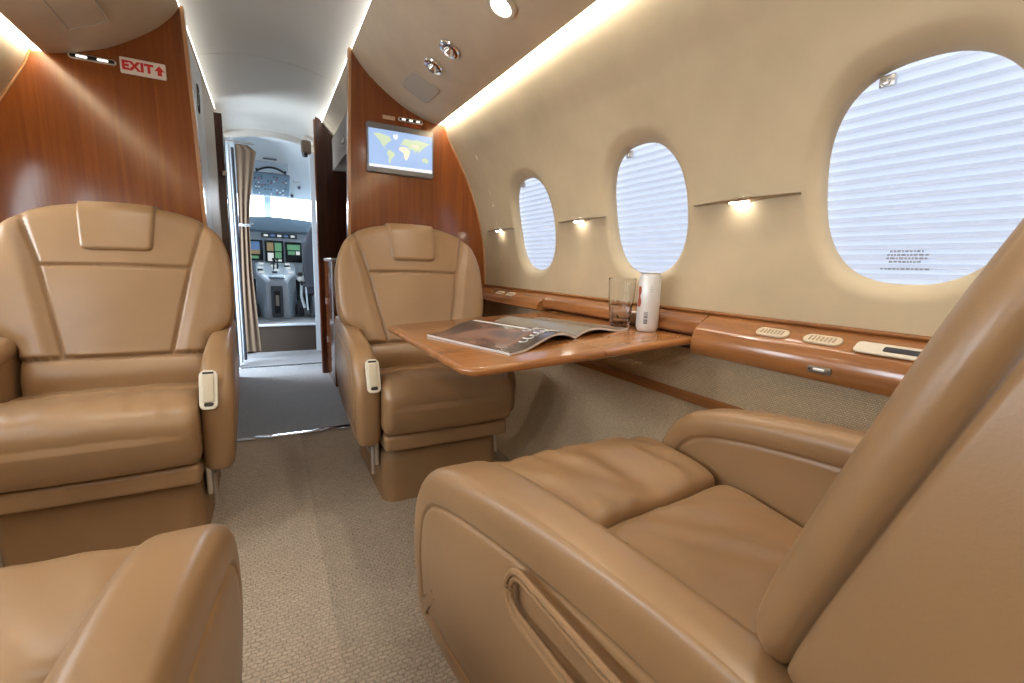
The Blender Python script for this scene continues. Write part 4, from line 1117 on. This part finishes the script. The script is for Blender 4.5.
# centre pedestal
pd = empty('centre_pedestal', (0.085, 6.1, CF), 'pale grey centre pedestal with throttle quadrant between the pilot seats', 'pedestal')
def Q(x, y, z): return (x-0.085, y-6.1, z-CF)
mb = MB(); secs = []
for y, z0, z1, hw in ((5.72, CF, 0.70, 0.105), (5.76, CF, 0.735, 0.125), (6.0, CF, 0.79, 0.20), (6.30, CF, 0.86, 0.215), (6.48, CF, 0.90, 0.215)):
    secs.append([Q(0.085+x, y, z) for x, z in ((-hw*1.05, z0), (hw*1.05, z0), (hw, z1-0.02), (hw-0.02, z1), (-hw+0.02, z1), (-hw, z1-0.02))])
mb.loft(secs); mb.build('body', M['panel_pale'], pd, 30)
MB().box(Q(0.080, 5.70, 0.475), (0.115, 0.03, 0.35), 0.008).build('aft_panel', M['panel_dark'], pd)
MB().box(Q(0.080, 5.684, 0.47), (0.060, 0.012, 0.25), 0.004).build('recess', M['black'], pd)
MB().box(Q(0.080, 5.677, 0.49), (0.034, 0.006, 0.12), 0.002).build('placard', M['grey'], pd)
mb = MB(); mb.box((0, 0, 0), (0.155, 0.10, 0.02), 0.006); mb.xf(Matrix.Translation(Q(0.085, 5.78, 0.755)) @ Matrix.Rotation(0.35, 4, 'X')).build('keypad', M['panel_grey'], pd)
for i in range(3):
    for j in range(5):
        y = 5.98+j*0.10; x = -0.06+i*0.14
        if (i+j) % 4 == 3: continue
        MB().box(Q(x+random.uniform(-.02, .02), y, 0.79+(y-6.0)*0.23+0.012), (0.055, 0.05, 0.02), 0.004).build('control_unit', M['panel_dark'] if (i+j) % 2 else M['scr_white'], pd)
for xx in (0.065, 0.105):
    mb = MB(); mb.tube([Q(xx, 6.12, 0.80), Q(xx, 6.08, 0.93)], 0.008); mb.box(Q(xx, 6.075, 0.945), (0.030, 0.03, 0.03), 0.008); mb.build('thrust_lever', M['black'], pd)
for xx in (-0.150, 0.32):
    MB().box(Q(xx, 6.15, 0.36), (0.08, 0.55, 0.15), 0.02).build('foot_well', M['panel_dark'], pd)
tag(MB().box((-0.165, 5.95, 0.50), (0.025, 0.05, 0.10), 0.006).build('fire_bottle', mat('bright_red', (0.75, 0.05, 0.08), 0.35)), 'small bright red bottle beside the cockpit curtain', 'bottle')
# pilot seats
def pilot_seat(x, label):
    r = empty('pilot_seat', (x, 5.85, CF), label, 'pilot seat', 'pilot seats')
    mb = MB(); mb.box((0, 0.02, 0.33), (0.46, 0.46, 0.11), 0.04, 4); mb.build('seat', M['fabric_dark'], r, 60)
    secs = []
    for z, hw, y in ((0.36, 0.20, -0.20), (0.55, 0.23, -0.23), (0.80, 0.22, -0.27), (0.95, 0.17, -0.30), (1.06, 0.12, -0.31), (1.12, 0.06, -0.31)):
        secs.append([(x_*hw/0.23, y+dy, z) for x_, dy in rrect(0.46, 0.10, 0.045)])
    MB().loft(secs).build('backrest', M['fabric_dark'], r, 60)
    mb = MB(); mb.box((0, 0.0, 0.14), (0.30, 0.34, 0.26), 0.03, 3); mb.build('pedestal', M['panel_dark'], r)
    for s in (-1, 1):
        mb = MB(); mb.box((s*0.25, -0.02, 0.50), (0.05, 0.30, 0.05), 0.015, 3); mb.tube([(s*0.25, -0.16, 0.50), (s*0.24, -0.20, 0.38)], 0.014); mb.build('armrest', M['black'], r)
    mb = MB(); mb.lathe([(0.0, 0.0), (0.035, 0.0), (0.045, 0.02), (0.04, 0.05), (0.0, 0.06)], 16, Matrix.Translation((-0.24, -0.16, 0.42))); mb.build('belt_reel', M['white'], r)
    mb = MB(); mb.tube([(-0.24, -0.16, 0.42), (-0.25, -0.18, 0.25), (-0.22, -0.20, 0.12)], 0.016); mb.tube([(-0.20, -0.20, 0.36), (-0.19, -0.22, 0.10)], 0.010); mb.build('harness', M['panel_pale'], r)
    return r
pilot_seat(0.575, 'dark right pilot seat seen beyond the mahogany partition'); pilot_seat(-0.46, 'dark left pilot seat mostly behind the taupe curtain')

# ------------------------------------------------------------------ light
w = bpy.data.worlds.new('sky'); sc.world = w; w.use_nodes = True
N = w.node_tree.nodes; L = w.node_tree.links
bg = N['Background']; tc = N.new('ShaderNodeTexCoord'); sx = N.new('ShaderNodeSeparateXYZ'); rp = N.new('ShaderNodeValToRGB')
L.new(tc.outputs['Generated'], sx.inputs[0]); mr = N.new('ShaderNodeMapRange'); mr.inputs[1].default_value = -0.4; mr.inputs[2].default_value = 0.7
L.new(sx.outputs[2], mr.inputs[0]); L.new(mr.outputs[0], rp.inputs['Fac'])
e = rp.color_ramp.elements; e[0].position = 0.0; e[0].color = (0.25, 0.27, 0.32, 1); e[1].position = 1.0; e[1].color = (0.80, 0.90, 1.0, 1)
e2 = rp.color_ramp.elements.new(0.36); e2.color = (0.95, 0.98, 1.0, 1)
L.new(rp.outputs['Color'], bg.inputs['Color']); bg.inputs['Strength'].default_value = 5.0

def area(name, loc, rot, sx_, sy_, power, col):
    l = bpy.data.lights.new(name, 'AREA'); l.shape = 'RECTANGLE'; l.size = sx_; l.size_y = sy_; l.energy = power; l.color = col
    o = bpy.data.objects.new(name, l); COL.objects.link(o); o.location = loc; o.rotation_euler = rot; return o

def spot(name, loc, aim, power, size, ang=2.3, col=(1.0, 0.93, 0.82)):
    l = bpy.data.lights.new(name, 'SPOT'); l.energy = power; l.shadow_soft_size = size; l.spot_size = ang; l.spot_blend = 1.0; l.color = col
    o = bpy.data.objects.new(name, l); COL.objects.link(o); o.location = loc
    o.rotation_euler = (Vector(aim)-Vector(loc)).to_track_quat('-Z', 'Y').to_euler(); return o
for yy in (1.463, 0.55, -0.4, -1.4):  # only one beam has its lamp in view; the rest are added fill
    for sd in (1, -1):
        x = 0.716 if sd > 0 else mirror(0.716)
        spot('reading_fill_beam', (x-sd*0.012, yy, psu_z(0.716)-0.03), (x-sd*0.25, yy, 0), (12 if yy > 1 else 8) if yy > 0 else 6, 0.03)
for yc in (-0.30, 0.47, 1.24, 2.01):                      # area lights added outside the open left windows to brighten the cabin
    area('left_window_fill', (mirror(wx(WZ)+0.15), yc, WZ), (0, -PI/2, 0), 0.40, 0.34, 6.5, (0.80, 0.90, 1.0))
area('entry_door_daylight', (-0.98, 4.48, 1.05), (0, -PI/2, 0), 1.7, 0.55, 60, (0.78, 0.89, 1.0))
area('windscreen_daylight', (XC, 6.95, 1.95), (math.radians(-60), 0, 0), 1.7, 0.5, 110, (0.85, 0.93, 1.0))
area('aft_fill_light', (XC, -1.3, 2.10), (0, 0, 0), 0.5, 1.6, 12, (1.0, 0.96, 0.90))  # unseen area light added behind the camera to fill the cabin

# ------------------------------------------------------------------ camera
FPX = 450.0
cam = bpy.data.cameras.new('camera'); cam.sensor_fit = 'HORIZONTAL'; cam.sensor_width = 36.0; cam.lens = FPX/1024*36; cam.clip_start = 0.01; cam.clip_end = 200
co = bpy.data.objects.new('camera', cam); COL.objects.link(co); sc.camera = co
fw = Vector((267.0-512.0, -(258.5-341.5), -FPX)).normalized()
up0 = Vector((math.sin(-0.056), math.cos(-0.056), 0)); up = (up0-fw*up0.dot(fw)).normalized(); rtv = fw.cross(up)
co.matrix_world = Matrix(((rtv.x, rtv.y, rtv.z, 0.0), (fw.x, fw.y, fw.z, 0.0), (up.x, up.y, up.z, 0.95), (0, 0, 0, 1)))

sc.view_settings.view_transform = 'Standard'; sc.view_settings.look = 'None'; sc.view_settings.gamma = 1.0
sc.view_settings.use_curve_mapping = False
sc.view_settings.exposure = 0.0
sc.cycles.caustics_reflective = False; sc.cycles.caustics_refractive = False; sc.cycles.sample_clamp_indirect = 4.0
